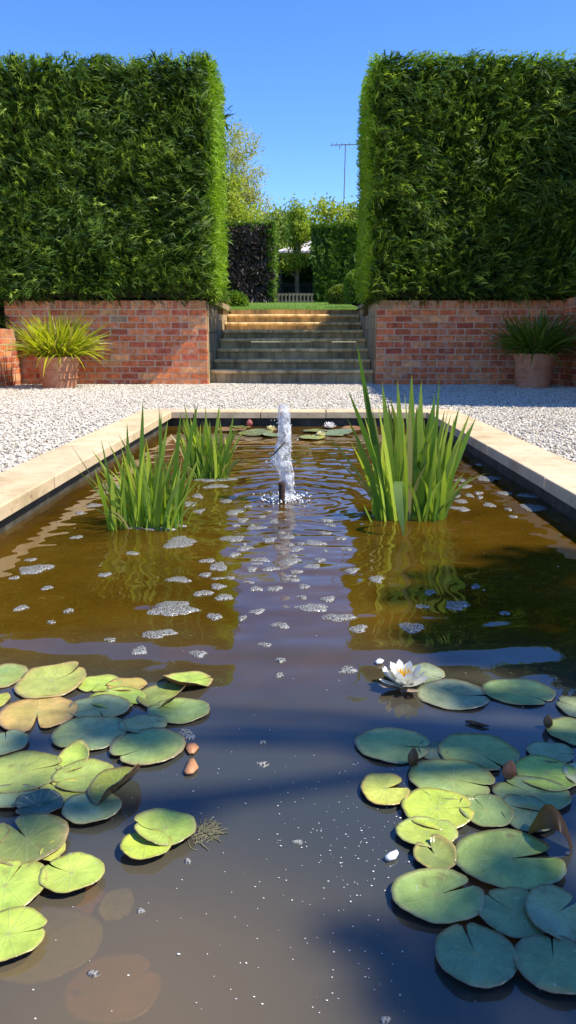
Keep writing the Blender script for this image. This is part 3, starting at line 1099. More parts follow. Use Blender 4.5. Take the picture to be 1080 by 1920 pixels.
# picket fences
def pickets(label, name, cat, px0, px1, py0, py1, Y, mat, n, wd, cap=True, col=(1, 1, 1)):
    a = Q(px0, py1, Y); b = Q(px1, py0, Y)
    t = thing(name, label, cat, ((a.x + b.x) / 2, Y, a.z))
    xs_ = np.linspace(a.x + wd, b.x - wd, n)
    for x_ in xs_:
        g = Geo(); sh = R.uniform(.75, 1.1)
        z0, z1 = a.z - .05, b.z - .03 + R.uniform(-.012, .012)
        V = [(x_ - wd / 2, Y, z0), (x_ + wd / 2, Y, z0), (x_ + wd / 2, Y, z1 - .03), (x_, Y, z1), (x_ - wd / 2, Y, z1 - .03)]
        V += [(p_[0], p_[1] + .02, p_[2]) for p_ in V]
        g.add(V, [[[0, 1, 6, 5], [1, 2, 7, 6], [2, 3, 8, 7], [3, 4, 9, 8], [4, 0, 5, 9]], [[4, 3, 2, 1, 0], [5, 6, 7, 8, 9]]], np.array(col) * sh)
        g.build("picket", mat, t)
    for zz in (a.z + .1, b.z - .12):
        g = Geo(); g.box((a.x, Y + .021, zz), (b.x, Y + .06, zz + .07), col); g.build("rail", mat, t)
    if not cap:
        return
    g = Geo(); g.box((a.x - .02, Y - .035, b.z - .028), (b.x + .02, Y + .05, b.z + .01), col); g.build("cap_rail", mat, t)


pickets("weathered grey timber picket gate at the end of the lawn", "picket_gate", "gate", 512, 588, 547, 573, 24.9, M['timber'], 11, .055, col=(.62, .56, .46), cap=False)
pickets("dark picket fence standing behind the grey gate", "picket_fence", "fence", 500, 600, 531, 560, 27.5, M['darkpaint'], 18, .05, col=(3.2, 3.2, 3.4))


# ------------------------------------------------------------------ trees
def tree(name, label, base, h, tr, crown, nleaf, pal, ls=(.08, .16), limbs=9, lean=(0, 0), group=None, clump=.5, mat=None, nclump=40, barkc=(1, 1, 1), sparse=1.0):
    """crown: list of (centre offset from base, radii)"""
    bx_, by_, bz_ = base
    t = thing(name, label, "tree", base, group)
    g = Geo()
    path = [(bx_ + lean[0] * f + R.normal(0, .03) * f * h * .2, by_ + lean[1] * f, bz_ + h * f) for f in np.linspace(0, 1, 7)]
    g.tube([(bx_, by_, bz_ - .2)] + path[1:], [tr * 1.15] + [tr * (1 - .8 * f) for f in np.linspace(0, 1, 7)[1:]], 9, barkc)
    cl = []
    tot = sum(r[0] * r[1] * r[2] for _, r in crown)
    for cc, rr in crown:
        m_ = max(3, int(nclump * rr[0] * rr[1] * rr[2] / tot))
        d = norm(R.normal(size=(m_, 3))) * (R.random((m_, 1)) ** .45)
        cl.append(d * np.array(rr) + np.array(cc) + np.array(base))
    cl = np.concatenate(cl)
    for k in range(min(limbs * 3, len(cl))):
        q = cl[k * len(cl) // min(limbs * 3, len(cl))]
        f = np.clip((q[2] - bz_) / h * .62, .12, .95)
        i0 = min(int(f * 6), 5); fr = f * 6 - i0
        st = Vector(path[i0]).lerp(Vector(path[i0 + 1]), fr)
        e = Vector(q); mid = st.lerp(e, .5) + Vector((R.normal(0, .06), R.normal(0, .06), .08)) * (e - st).length
        rr_ = tr * .34 * (1.1 - f)
        g.tube([st, st.lerp(mid, .5) + Vector((0, 0, .02 * h)), mid, mid.lerp(e, .6), e], [rr_, rr_ * .75, rr_ * .5, rr_ * .3, rr_ * .1], 5, barkc, False)
    g.build("trunk", M['bark'], t, True)
    g = Geo()
    which = R.integers(0, len(cl), nleaf)
    pts = cl[which] + R.normal(0, clump, (nleaf, 3)) * np.array([1, 1, .75])
    pal = np.array(pal)
    kk = np.clip(.5 + R.normal(0, .2, len(cl))[which] + R.normal(0, .2, nleaf), 0, 1)
    c = pal[0] * (1 - kk)[:, None] + pal[1] * kk[:, None]
    D = R.normal(size=(nleaf, 3)); D[:, 2] -= .3
    L = R.uniform(*ls, nleaf)
    blades(g, pts, D, L, L * R.uniform(.45, .65, nleaf), None, c, 2, lambda t_: np.array([.35, 1.0, 0.0]))
    g.build("crown", mat or M['leaf'], t)
    return t


YG = [(.22, .27, .025), (.42, .46, .06)]
zb25 = float(lawn_z(30))
# pale spring tree seen in the gap
b0 = Q(415, 540, 38)
tree("spring_tree", "tall airy spring tree with sparse pale yellow-green leaves beside the left hedge", (b0.x, 38, zb25), 6.6, .17,
     [((.9, 0, 6.6), (1.2, 1.2, 2.2)), ((.3, 0, 3.8), (1.0, 1.0, 1.6)), ((-.8, 0, 5.5), (1.3, 1.2, 2.2)), ((1.7, 0, 5.4), (.9, .8, 1.0))],
     17000, [(.30, .30, .08), (.46, .43, .14)], (.07, .13), 16, (.6, 0), clump=.24, nclump=120)
b0 = Q(430, 540, 36)
tree("leafy_tree", "bright yellow-green leafy tree rising over the purple hedge", (b0.x - .2, 36, zb25), 4.6, .14,
     [((.5, 0, 4.2), (1.3, 1, .9)), ((-.2, 0, 5.2), (.9, .8, .9))], 9000, YG, (.09, .17), 8, clump=.25, nclump=40)
b0 = Q(557, 540, 27)
tree("young_tree", "slender young tree with fresh lime leaves standing behind the picket gate", (b0.x, 26.3, zb25), 3.1, .10,
     [((.02, 0, 2.45), (.30, .36, .68)), ((.05, 0, 1.38), (.46, .4, .16)), ((-.4, -.1, 1.25), (.28, .3, .12)), ((.0, 0, 2.95), (.18, .2, .35))],
     5200, [(.2, .28, .025), (.40, .45, .06)], (.06, .12), 9, clump=.12, nclump=60, barkc=(1.7, 1.6, 1.5))
for k, (px, top, wd, pal, lab) in enumerate([
        (505, 400, 1.0, [(.17, .24, .05), (.32, .38, .09)], "soft grey-green tree behind the purple hedge, left of the young tree"),
        (536, 425, .9, [(.15, .23, .04), (.28, .36, .08)], "hazy green tree seen behind the young tree above the shelter"),
        (610, 392, 1.2, [(.22, .28, .03), (.42, .45, .06)], "yellow-green leafy tree above the far green hedge"),
        (655, 398, .9, [(.18, .25, .04), (.34, .39, .08)], "pale green tree beside the aerial mast at the right hedge"),
        (575, 420, .8, [(.2, .27, .04), (.36, .42, .07)], "small light green tree between the young tree and the far hedge")]):
    Yk = 38 + k * .9
    top_z = Q(px, top - 14, Yk).z
    b0 = Q(px, 500, Yk)
    hh = top_z - zb25
    tree("garden_tree", lab, (b0.x, Yk, zb25), hh * .92, .13,
         [((0, 0, hh * .82), (wd * .9, .8, hh * .16)), ((.2, 0, hh * .68), (wd * 1.2, 1, hh * .2)), ((-.4, 0, hh * .5), (wd * .8, 1, hh * .25))],
         9000, pal, (.10, .2), 8, group="trees beyond the lawn", clump=.3, nclump=45)

# garden shelter with a pale roof
sh_c = Q(590, 470, 29.5)
t = thing("garden_shelter", "pale-roofed garden shelter half hidden behind the young tree", "shelter", (sh_c.x, 29.5, zb25))
ez = Q(520, 472, 29).z
ap = Q(597, 448, 30).z
xl = Q(516, 472, 29).x; xr = Q(680, 472, 29).x; xm_ = Q(600, 448, 30).x
g = Geo()
for k in range(1):
    y0, y1 = 28.8, 31.4
    ym = 30.1
    V = [(xl, y0, ez), (xr, y0, ez), (xr, y1, ez), (xl, y1, ez), (xm_ - .1, ym, ap), (xm_ + .1, ym, ap)]
    V += [(p_[0], p_[1], p_[2] - .06) for p_ in V]
    g.add(V, [[[0, 1, 5, 4], [2, 3, 4, 5], [7, 6, 10, 11], [9, 8, 11, 10], [0, 6, 7, 1], [1, 7, 8, 2], [2, 8, 9, 3], [3, 9, 6, 0]], [[3, 0, 4], [1, 2, 5], [6, 9, 10], [8, 7, 11]]])
    for f in np.linspace(.1, .9, 7):
        xx0 = xl + (xr - xl) * f; xx1 = xm_ - .1 + .2 * f
        g.tube([(xx0, y0 - .01, ez + .02), (xx1, ym, ap + .02)], [.02, .02], 5, (.8, .8, .8))
g.build("roof", M['roofing'], t)
for (x_, y_) in ((xl + .15, 29.0), (xr - .15, 29.0), (xl + .15, 31.2), (xr - .15, 31.2)):
    g = Geo(); g.box((x_ - .05, y_ - .05, zb25 - .1), (x_ + .05, y_ + .05, ez - .02), (1, 1, 1)); g.build("post", M['darkpaint'], t)

# aerial mast
m0 = Q(641, 420, 40); m1 = Q(648, 270, 40)
t = thing("aerial_mast", "thin television aerial mast with a horizontal boom against the blue sky", "aerial", (m0.x, 40, zb25))
g = Geo(); g.tube([(m0.x, 40, zb25), (m1.x, 40, m1.z)], [.035, .025], 6); g.build("pole", M['metal'], t)
g = Geo()
l0 = Q(620, 272, 40); l1 = Q(690, 270, 40)
g.tube([l0, l1], [.022, .022], 6); g.build("boom", M['metal'], t)
for f in (0.02, .15, .3, .5, .7, .9):
    pz = l0.lerp(l1, f)
    g = Geo(); hl = .38 - .1 * f
    g.tube([(pz.x, pz.y - hl, pz.z + .02), (pz.x, pz.y + hl, pz.z + .02)], [.012, .012], 5); g.build("rod", M['metal'], t)
g = Geo(); g.tube([Q(637, 272, 40), Q(637, 280, 40)], [.02, .02], 5); g.build("clamp", M['metal'], t)


# ------------------------------------------------------------------ potted plants
def pot(label, plabel, px, py_base, py_rim, w_rim, w_base, Y, pal, seed, tilt):
    b = Q(px, py_base, Y); sc_ = 1.0
    dpx = (Q(px + 50, py_base, Y) - Q(px - 50, py_base, Y)).length / 100
    h = Q(px, py_rim, Y).z - Z_GRAVEL
    r0, r1 = w_base * dpx / 2, w_rim * dpx / 2
    t = thing("terracotta_pot", label, "plant pot", (b.x, Y, Z_GRAVEL))
    g = Geo()
    f = lambda u: r0 + (r1 - r0) * u
    prof = [(r0 * .9, -.005), (r0, .0), (f(.30), .30 * h), (f(.30) + .012, .305 * h), (f(.33) + .012, .345 * h), (f(.34), .35 * h),
            (f(.54), .54 * h), (f(.54) + .012, .545 * h), (f(.57) + .012, .585 * h), (f(.58), .59 * h),
            (f(.86), .86 * h), (f(.86) + .014, .865 * h), (r1 + .012, .97 * h), (r1 + .006, h), (r1 - .02, h), (r1 - .03, .93 * h)]
    g.lathe(prof, 48, (b.x, Y, Z_GRAVEL - .004))
    g.build("body", M['terracotta'], t, False)
    g = Geo(); g.lathe([(r1 - .03, .92 * h), (.001, .95 * h)], 24, (b.x, Y, Z_GRAVEL)); g.build("soil", M['soil'], t)
    # plant
    p = thing("strappy_plant", plabel, "potted plant", (b.x, Y, Z_GRAVEL + h * .95))
    g = Geo()
    n = 560
    a = R.uniform(0, 2 * math.pi, n)
    rr = np.sqrt(R.random(n)) * (r1 - .05)
    pts = np.stack([b.x + rr * np.cos(a), Y + rr * np.sin(a), np.full(n, Z_GRAVEL + h * .93)], 1)
    out = R.uniform(.1, 1.5, n) * (.45 + .7 * rr / r1)
    a2 = a + R.normal(0, .5, n)
    D = np.stack([np.cos(a2) * out, np.sin(a2) * out, np.ones(n)], 1)
    L = R.uniform(.42, .74, n)
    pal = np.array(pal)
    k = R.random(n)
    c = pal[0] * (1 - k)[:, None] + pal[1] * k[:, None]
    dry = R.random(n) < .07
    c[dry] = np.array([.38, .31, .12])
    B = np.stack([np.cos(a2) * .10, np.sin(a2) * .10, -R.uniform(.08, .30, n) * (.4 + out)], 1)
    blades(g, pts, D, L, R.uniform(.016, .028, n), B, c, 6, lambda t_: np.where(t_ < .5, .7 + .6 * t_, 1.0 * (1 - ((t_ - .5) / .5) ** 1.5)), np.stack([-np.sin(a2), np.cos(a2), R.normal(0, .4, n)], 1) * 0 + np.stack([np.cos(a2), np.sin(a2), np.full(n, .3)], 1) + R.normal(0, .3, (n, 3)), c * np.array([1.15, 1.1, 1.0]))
    g.build("foliage", M['reed'], p)


pot("pink-red terracotta pot against the sunlit left brick wall", "bright yellow-green strappy plant bursting from the sunlit left pot",
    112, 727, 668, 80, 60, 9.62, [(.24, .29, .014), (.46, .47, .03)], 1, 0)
pot("dusty pink terracotta pot in the shaded right corner", "dark green strappy plant in the shaded right pot",
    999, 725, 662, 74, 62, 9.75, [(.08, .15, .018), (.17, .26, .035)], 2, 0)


# ------------------------------------------------------------------ water plants
def clump(label, px0, px1, pyb, n, tops, wd, Yspread, pal, specials=(), name="water_iris", lean=0.0, sub=None):
    """sword leaves rising from the water between pixels px0..px1"""
    a, b = P(px0, pyb, 0), P(px1, pyb, 0)
    cx, cy = (a.x + b.x) / 2, (a.y + b.y) / 2
    hw = abs(b.x - a.x) / 2
    t = thing(name, label, "water plant", (cx, cy, 0))
    g = Geo()
    u = R.uniform(-1, 1, n); vv = R.uniform(-1, 1, n)
    pts = np.stack([cx + u * hw * .95, cy + vv * Yspread, np.full(n, -.05)], 1)
    L = R.uniform(tops[0], tops[1], n) * (1 - .22 * np.abs(u))
    D = np.stack([u * .03 + R.normal(0, .055, n) + lean, R.normal(0, .07, n) + .02, np.ones(n)], 1)
    pal = np.array(pal); k = np.clip(R.normal(.5, .5, n), 0, 1)
    c = pal[0] * (1 - k)[:, None] + pal[1] * k[:, None]
    pf = lambda t_: np.where(t_ < .6, .75 + .4 * t_, .99 * np.clip(1 - ((t_ - .6) / .4) ** 1.7, 0, 1))
    old = R.random(n) < .06
    c[old] = np.array([.38, .32, .12])
    side = np.stack([R.normal(0, .55, n), np.ones(n) * R.choice([-1, 1], n), R.normal(0, .1, n)], 1)
    B = np.stack([R.normal(0, .05, n) + u * .04, R.normal(0, .04, n), -np.abs(R.normal(0, .015, n))], 1)
    blades(g, pts, D, L + .05, R.uniform(*wd, n), B, c, 9, pf, side, c * .5 + np.array([.20, .19, .04]))
    for (bpx, bpy, tpx, tpy, w_, bend, cc) in specials:
        s0 = P(bpx, bpy, 0); s1 = Q(tpx, tpy, s0.y + R.uniform(-.04, .04))
        d = s1 - s0; bd = np.array(bend)
        d = np.array(d) - bd
        blades(g, [np.array(s0) - d / np.linalg.norm(d) * .03], [d], [np.linalg.norm(d) + .03], [w_], [bd], [cc], 10, pf, np.array([[.15, 1, 0.1]]))
    # tired outer leaves that arch over
    q_ = 7
    a_ = R.uniform(0, 2 * math.pi, q_)
    pts = np.stack([cx + np.cos(a_) * hw * .8, cy + np.sin(a_) * Yspread * .8, np.full(q_, -.03)], 1)
    Lq = R.uniform(tops[0] * .8, tops[1] * .75, q_)
    Dq = np.stack([np.cos(a_) * .35, np.sin(a_) * .35, np.ones(q_)], 1)
    Bq = np.stack([np.cos(a_) * .4, np.sin(a_) * .4, -R.uniform(.35, .9, q_)], 1) * Lq[:, None] * .5
    cq = np.where(R.random((q_, 1)) < .4, np.array([[.36, .30, .12]]), np.array([[.22, .32, .06]]))
    blades(g, pts, Dq, Lq, wd[0] * .9, Bq, cq, 10, pf, np.stack([-np.sin(a_), np.cos(a_), np.zeros(q_)], 1) + R.normal(0, .3, (q_, 3)), np.array([.30, .22, .10]))
    # short young shoots round the foot
    m_ = n // 2
    u = R.uniform(-1, 1, m_)
    pts = np.stack([cx + u * hw, cy + R.uniform(-1.1, 1, m_) * Yspread, np.full(m_, -.03)], 1)
    blades(g, pts, np.stack([u * .2 + R.normal(0, .2, m_), R.normal(0, .2, m_), np.ones(m_)], 1), R.uniform(.08, tops[0] * .7, m_), R.uniform(wd[0] * .5, wd[0] * .9, m_), None, pal[0] * .8 + pal[1] * .3, 4, pf, None)
    g.build("leaves", M['reed'], t)
    # foam collar
    return t


PR = [(.10, .22, .016), (.52, .64, .06)]
LG = (.46, .58, .07)
DG = (.20, .35, .03)
clump("tallest clump of broad green iris leaves standing right of the fountain", 698, 832, 968, 104, (.20, .52), (.012, .025), .095, PR, [
    (722, 975, 668, 638, .022, (-.02, 0, 0), DG), (735, 975, 652, 730, .022, (-.04, 0, 0), DG), (818, 968, 893, 782, .024, (.03, 0, 0), DG),
    (770, 970, 772, 700, .030, (0, 0, 0), LG), (786, 972, 790, 712, .026, (.01, 0, 0), LG), (808, 968, 824, 708, .014, (.0, 0, 0), DG),
    (742, 972, 716, 714, .026, (-.01, 0, 0), LG), (757, 972, 745, 712, .026, (-.01, 0, 0), LG), (725, 975, 683, 720, .024, (-.02, 0, 0), (.09, .18, .02)),
    (800, 970, 815, 735, .026, (.01, 0, 0), DG), (722, 970, 610, 812, .010, (-.05, 0, -.03), (.28, .30, .09)), (720, 966, 600, 836, .006, (-.06, 0, -.05), (.3, .3, .1)),
    (825, 965, 880, 800, .016, (.03, 0, 0), LG), (815, 968, 862, 760, .020, (.02, 0, 0), DG)])
clump("clump of slender iris leaves standing left of the fountain, nearest the left coping", 210, 342, 985, 100, (.18, .37), (.009, .018), .08, PR, [
    (262, 988, 268, 748, .018, (0, 0, 0), DG), (300, 988, 302, 768, .016, (0, 0, 0), DG), (245, 985, 238, 790, .016, (0, 0, 0), DG), (320, 985, 340, 770, .018, (.01, 0, 0), DG),
    (330, 982, 372, 752, .018, (.02, 0, 0), DG), (218, 985, 188, 818, .009, (-.02, 0, 0), DG), (218, 982, 172, 880, .006, (-.05, 0, -.05), (.22, .27, .08)),
    (222, 985, 130, 830, .004, (-.04, 0, -.0), (.3, .3, .14)), (285, 990, 315, 785, .016, (0, 0, 0), LG), (305, 985, 298, 757, .012, (0, 0, 0), DG)])
clump("shorter iris clump behind and right of the slender left one", 352, 428, 895, 84, (.20, .38), (.010, .020), .08, PR, [
    (400, 895, 412, 755, .018, (.02, 0, 0), LG), (365, 897, 345, 752, .014, (-.02, 0, 0), LG), (420, 897, 438, 778, .020, (.01, 0, 0), LG), (425, 900, 455, 850, .008, (.05, 0, -.03), (.25, .3, .1)),
    (372, 895, 365, 752, .016, (0, 0, 0), DG), (390, 895, 385, 760, .016, (0, 0, 0), LG)])
# a bent iris leaf of the tall clump
t0 = bpy.data.objects.get("water_iris")
g = Geo()
s0 = P(752, 985, 0)
path = [Vector((s0.x + .005, s0.y, -.03)), Vector((s0.x + .0, s0.y - .02, .1)), Vector((s0.x - .012, s0.y - .05, .165)), Vector((s0.x - .028, s0.y - .085, .185)), Vector((s0.x - .034, s0.y - .12, .165)),
        Vector((s0.x - .03, s0.y - .15, .11)), Vector((s0.x - .02, s0.y - .165, .05)), Vector((s0.x - .012, s0.y - .17, -.002))]
wv = [.018, .026, .03, .032, .032, .028, .018, .002]
V = []
for p_, w_ in zip(path, wv):
    V += [(p_.x - w_ / 2, p_.y, p_.z), (p_.x + w_ / 2, p_.y, p_.z)]
g.add(V, [[[2 * i, 2 * i + 1, 2 * i + 3, 2 * i + 2] for i in range(7)]], (.16, .25, .06))
o = g.build("bent_leaf", M['reed'], t0, True)
o["label"] = "pale bent leaf folded down to the water"

# ------------------------------------------------------------------ fountain
ft = thing("fountain", "bubbling water jet with a dark brown nozzle in the middle of the pond", "fountain", (fx, fy, 0))
nzp = P(529, 938, 0)
g = Geo()
g.lathe([(a_ * .85, b_ * .85) for a_, b_ in [(.001, -.1), (.014, -.1), (.0145, .0), (.0165, .01), (.0155, .03), (.017, .05), (.016, .075), (.0165, .088), (.013, .094), (.011, .092), (.009, .07)]], 18, (nzp.x, fy - .05, .012))
g.build("nozzle", M['nozzle'], ft, True)
H_J = Q(533, 757, fy).z
g = Geo()
k = 20
prof = []
zsn = np.linspace(0.0, H_J, 46)
V = []
for i, z in enumerate(zsn):
    f = z / H_J
    rr = .031 * (1 - .12 * f) * (1 if f < .9 else math.sqrt(max(0.02, 1 - ((f - .9) / .1) ** 2)))
    cxo = fx + .011 - .016 * f + .005 * math.sin(f * 9)
    for j in range(k):
        a = 2 * math.pi * j / k
        q = Vector((math.cos(a) * 1.5, math.sin(a) * 1.5, z * 17))
        r2 = rr * (1 + .30 * mnoise.noise(q) + .20 * mnoise.noise(q * 2.7 + Vector((3, 1, 7))))
        if .30 < f < .62 and math.cos(a) < -.3:
            r2 *= 1.0 + .55 * math.sin((f - .3) / .32 * math.pi)
        V.append((cxo + r2 * math.cos(a), fy + r2 * math.sin(a), z))
F = [[i * k + j, i * k + (j + 1) % k, (i + 1) * k + (j + 1) % k, (i + 1) * k + j] for i in range(45) for j in range(k)]
g.add(V, [F, [[45 * k + j for j in range(k)][:4]] if False else np.zeros((0, 3), int)])
V2 = np.array(V)
g.build("water_jet", M['jet'], ft, True)
g = Geo()


def drops(g, pts, rs):
    N_ = len(pts)
    V = ico_v[None] * np.asarray(rs)[:, None, None] * R.uniform(.75, 1.25, (N_, 1, 3)) + np.asarray(pts)[:, None]
    F = (np.arange(N_) * len(ico_v))[:, None, None] + ico_f[None]
    g.add(V.reshape(-1, 3), [F.reshape(-1, 3)])


n = 420
a = R.uniform(0, 6.28, n); rr = np.abs(R.normal(0, .045, n)) + .015
drops(g, np.stack([fx + rr * np.cos(a), fy + rr * np.sin(a), np.abs(R.normal(0, .014, n)) * np.exp(-rr * 6) + .003], 1), R.uniform(.0015, .0048, n))
n = 190
a = R.uniform(0, 6.28, n); zz = R.uniform(.02, H_J * .97, n)
rr = .026 + np.abs(R.normal(0, .004, n)) + np.where(R.random(n) < .1, R.uniform(0, .03, n), 0)
drops(g, np.stack([fx + .011 - .016 * zz / H_J + rr * np.cos(a), fy + rr * np.sin(a), zz], 1), R.uniform(.0012, .003, n))
n = 60
drops(g, np.stack([fx - .045 + R.normal(0, .012, n), fy + R.normal(0, .015, n), R.uniform(.14, .21, n)], 1), R.uniform(.002, .005, n))
o = g.build("splash", M['droplet'], ft, True); o["kind"] = "stuff"
g = Geo()
e0, e1 = Q(504, 860, fy - .04), Q(538, 825, fy - .04)
blades(g, [e0], [np.array(e1 - e0) - np.array((0, 0, .012))], [(e1 - e0).length], [.006], [[-.004, 0, .014]], (.02, .03, .01), 6, lambda t_: np.sin(np.pi * np.clip(t_ * .95 + .05, 0, 1)) + .05, np.array([[0, 1, .2]]))
tag(g.build("grass_blade", M['reed']), "thin dark blade of leaf caught in the fountain jet", "leaf blade")


# ------------------------------------------------------------------ lily pads
def pad(label, x0, y0, x1, y1, notch, tone, rim=None, curl=0.0, z=0.004, notch_w=.07, tilt=(0, 0), depth=1.0, fold=None, group=None):
    """lily pad over the pixel box x0,y0..x1,y1; notch angle in photo (0 right, 90 up)"""
    cxp = (x0 + x1) / 2
    pt, pb = P(cxp, y0, z), P(cxp, y1, z)
    pc = (pt + pb) / 2
    l_, r_2 = P(x0, (y0 + y1) / 2, z), P(x1, (y0 + y1) / 2, z)
    rx = abs(r_2.x - l_.x) / 2; ry = abs(pt.y - pb.y) / 2
    pc.x = (l_.x + r_2.x) / 2
    ry = min(max(ry, rx * .72), rx * 1.3)
    k, m_ = 56, 9
    na = rad(notch)
    V, C, U = [], [], []
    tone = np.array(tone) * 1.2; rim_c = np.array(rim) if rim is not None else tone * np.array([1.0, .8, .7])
    half = notch_w
    ph = R.uniform(0, 6.28, 6)
    s1 = R.uniform(0, 50)
    for i in range(m_ + 1):
        f = i / m_
        for j in range(k + 1):
            u = j / k
            th = na + half * (.4 + .6 * f) * .5 + u * (2 * math.pi - half * (.4 + .6 * f))
            edge = 1 + .014 * math.sin(3 * th + ph[0]) + .008 * math.sin(7 * th + ph[1]) + .008 * math.sin(17 * th + ph[2])
            # rounded shoulders at the notch
            e_ = min(u, 1 - u) * 2 * math.pi
            if f > .5 and e_ < .22:
                edge *= 1 - .13 * (1 - e_ / .22) ** 2 * (f - .5) / .5
            x_ = rx * f * edge * math.cos(th); y_ = ry * f * edge * math.sin(th)
            zz = .0006 * math.sin(2 * th + ph[3]) * f + .0016 * f ** 6 * (1 + .8 * math.sin(5 * th + ph[4])) + .0008 * mnoise.noise(Vector((x_ * 22 + s1, y_ * 22, 0)))
            zz += curl * f ** 3 * max(0, math.cos(th - ph[5])) * .03
            zz += tilt[0] * x_ + tilt[1] * y_
            if fold is not None:
                fa, fs, fh = fold       # fold direction, start fraction, height
                dd = (math.cos(fa) * x_ / rx + math.sin(fa) * y_ / ry)
                if dd > fs:
                    q = (dd - fs) / (1 - fs)
                    lift = fh * math.sin(q * 1.9)
                    zz += lift
                    back = q * (1 - fs) * (.35 + .25 * q)
                    x_ -= math.cos(fa) * back * rx * .9; y_ -= math.sin(fa) * back * ry * .9
            V.append((x_, y_, zz))
            mott = .5 + .5 * mnoise.noise(Vector((x_ * 14 + s1, y_ * 14 + s1, 3)))
            cc = tone * (.88 + .24 * mott)
            yw = min(1, max(0, mnoise.noise(Vector((x_ * 9 + s1 * 2, y_ * 9, 8))) * 2.2)) * .4
            cc = cc * (1 - yw) + np.array([.42, .43, .07]) * yw
            rm = min(1, max(0, (f - .62) / .38)) ** 2 * (.55 + .45 * mnoise.noise(Vector((math.cos(th) * 1.3 + s1, math.sin(th) * 1.3, 0))))
            cc = cc * (1 - rm) + rim_c * rm
            if i == m_:
                cc = np.array([.30, .21, .12]) * .6 + cc * .4
            if i == 0:
                cc = np.array([.32, .30, .10])
            C.append(cc); U.append((u, f))
    nrow = k + 1
    F = []
    for i in range(m_):
        for j in range(k):
            F.append([i * nrow + j, (i + 1) * nrow + j, (i + 1) * nrow + j + 1, i * nrow + j + 1])
    V = np.array(V); top = len(V)
    # underside and edge, 1.5 mm below
    V2 = V.copy(); V2[:, 2] -= .0011
    C2 = np.array(C) * np.array([.5, .22, .2]) + np.array([.05, .02, .02])
    V = np.concatenate([V, V2]); C = np.concatenate([np.array(C), C2]); U = U + U
    F2 = [[top + q for q in f[::-1]] for f in F]
    rimF = [[m_ * nrow + j, top + m_ * nrow + j, top + m_ * nrow + j + 1, m_ * nrow + j + 1] for j in range(k)]
    o = mk("lily_pad", V, [np.array(F + F2 + rimF)], M['pad'], None, C, True, uv=U)
    o.location = (pc.x, pc.y, z)
    tag(o, label, "lily pad", group)
    return o


LIME = (.33, .44, .075); GRN = (.23, .32, .10); YEL = (.42, .45, .08); ORG = (.42, .30, .09); TEAL = (.23, .30, .15); OLV = (.20, .24, .06); GRY = (.25, .29, .16); RED = (.42, .2, .11)  # teal and grey tones put the shade on those pads into their colour
GL = "lily pads floating on the left side"
GR = "lily pads floating on the right side"
zc = [0.0012]


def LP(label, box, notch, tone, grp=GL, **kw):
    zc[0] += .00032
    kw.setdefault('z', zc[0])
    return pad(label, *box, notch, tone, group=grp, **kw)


# left raft, back to front
LP("green pad with a ragged pink rim cut by the left edge, at the back", (-36, 1241, 48, 1297), 160, GRN, rim=RED)
LP("small yellow-green pad at the left edge tucked under the curled shiny pad", (-30, 1297, 17, 1331), 180, YEL)
LP("green pad with a nibbled edge right of the curled shiny pad", (142, 1266, 229, 1299), 260, LIME, rim=(.3, .2, .1))
LP("small orange-tinted pad between the nibbled and the lime pad", (198, 1272, 276, 1296), 200, ORG)
LP("lime pad lying over the blue-green pad at the back of the left raft", (167, 1289, 274, 1330), 320, LIME)
LP("pink-edged pad standing farthest right at the back of the left raft", (305, 1259, 399, 1297), 20, LIME, rim=(.55, .2, .14), curl=.8)
LP("olive pad with its brown edge rolled over the dark green pad", (258, 1281, 354, 1330), 30, OLV, rim=(.3, .16, .05), fold=(rad(-25), .45, .014))
LP("dark green pad with a pale rim at the right end of the left raft", (276, 1309, 393, 1357), 150, GRN, rim=(.22, .25, .12))
LP("blue-green pad half under the lime one with a torn notch at its front", (128, 1304, 243, 1351), 290, TEAL)
LP("large orange-bronze pad with a flap folded in its front notch", (-4, 1305, 142, 1373), 285, ORG, rim=(.5, .24, .1), notch_w=.3)
LP("shiny pad curled up on two sides showing a rippled glossy face", (31, 1246, 159, 1312), 45, (.33, .36, .09), rim=(.5, .26, .12), fold=(rad(100), .35, .010), curl=.25)
LP("dark pad wedged between the two big blue-green pads in the left raft", (222, 1341, 313, 1376), 330, TEAL)
LP("blue-green oval pad in the middle of the left raft, notch toward the camera", (97, 1342, 236, 1409), 245, TEAL, rim=GRN)
LP("broad green pad at the right of the left raft with a purplish front edge", (205, 1366, 347, 1435), 225, GRN, rim=(.26, .17, .13))
LP("teal pad cut by the left edge, below the orange-bronze pad", (-34, 1370, 52, 1417), 110, TEAL)
LP("yellow-green pad lying beneath the two lime pads in front of the left raft", (72, 1462, 168, 1506), 140, YEL)
LP("teal pad cut by the left edge, below the broad lime pad", (-30, 1472, 76, 1514), 60, TEAL)
LP("broad lime pad with a pale scratched line at the left edge", (-44, 1409, 118, 1488), 20, (.30, .36, .085), rim=OLV)
LP("small rounded lime pad with a raised brown rim in the left raft", (104, 1404, 166, 1449), 215, LIME, rim=(.3, .17, .08), curl=.5)
LP("yellow-green pad leaning under the upturned olive leaf", (99, 1425, 214, 1486), 210, (.28, .35, .08))
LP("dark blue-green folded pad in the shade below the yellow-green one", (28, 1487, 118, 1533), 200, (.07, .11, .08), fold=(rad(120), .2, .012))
LP("round teal pad with a small pucker at its centre, below the upturned leaf", (116, 1484, 227, 1545), 100, TEAL)
LP("upturned olive leaf curled on edge at the right of the left raft", (166, 1438, 268, 1512), 330, (.19, .23, .03), rim=(.16, .12, .05), fold=(rad(-30), .15, .026), z=.010)
LP("narrow yellow sliver of a pad showing beneath the big olive pad", (76, 1572, 122, 1620), 60, YEL)
LP("large lime pad cut by the left edge with notch hidden under its neighbour", (-70, 1612, 86, 1714), 80, LIME)
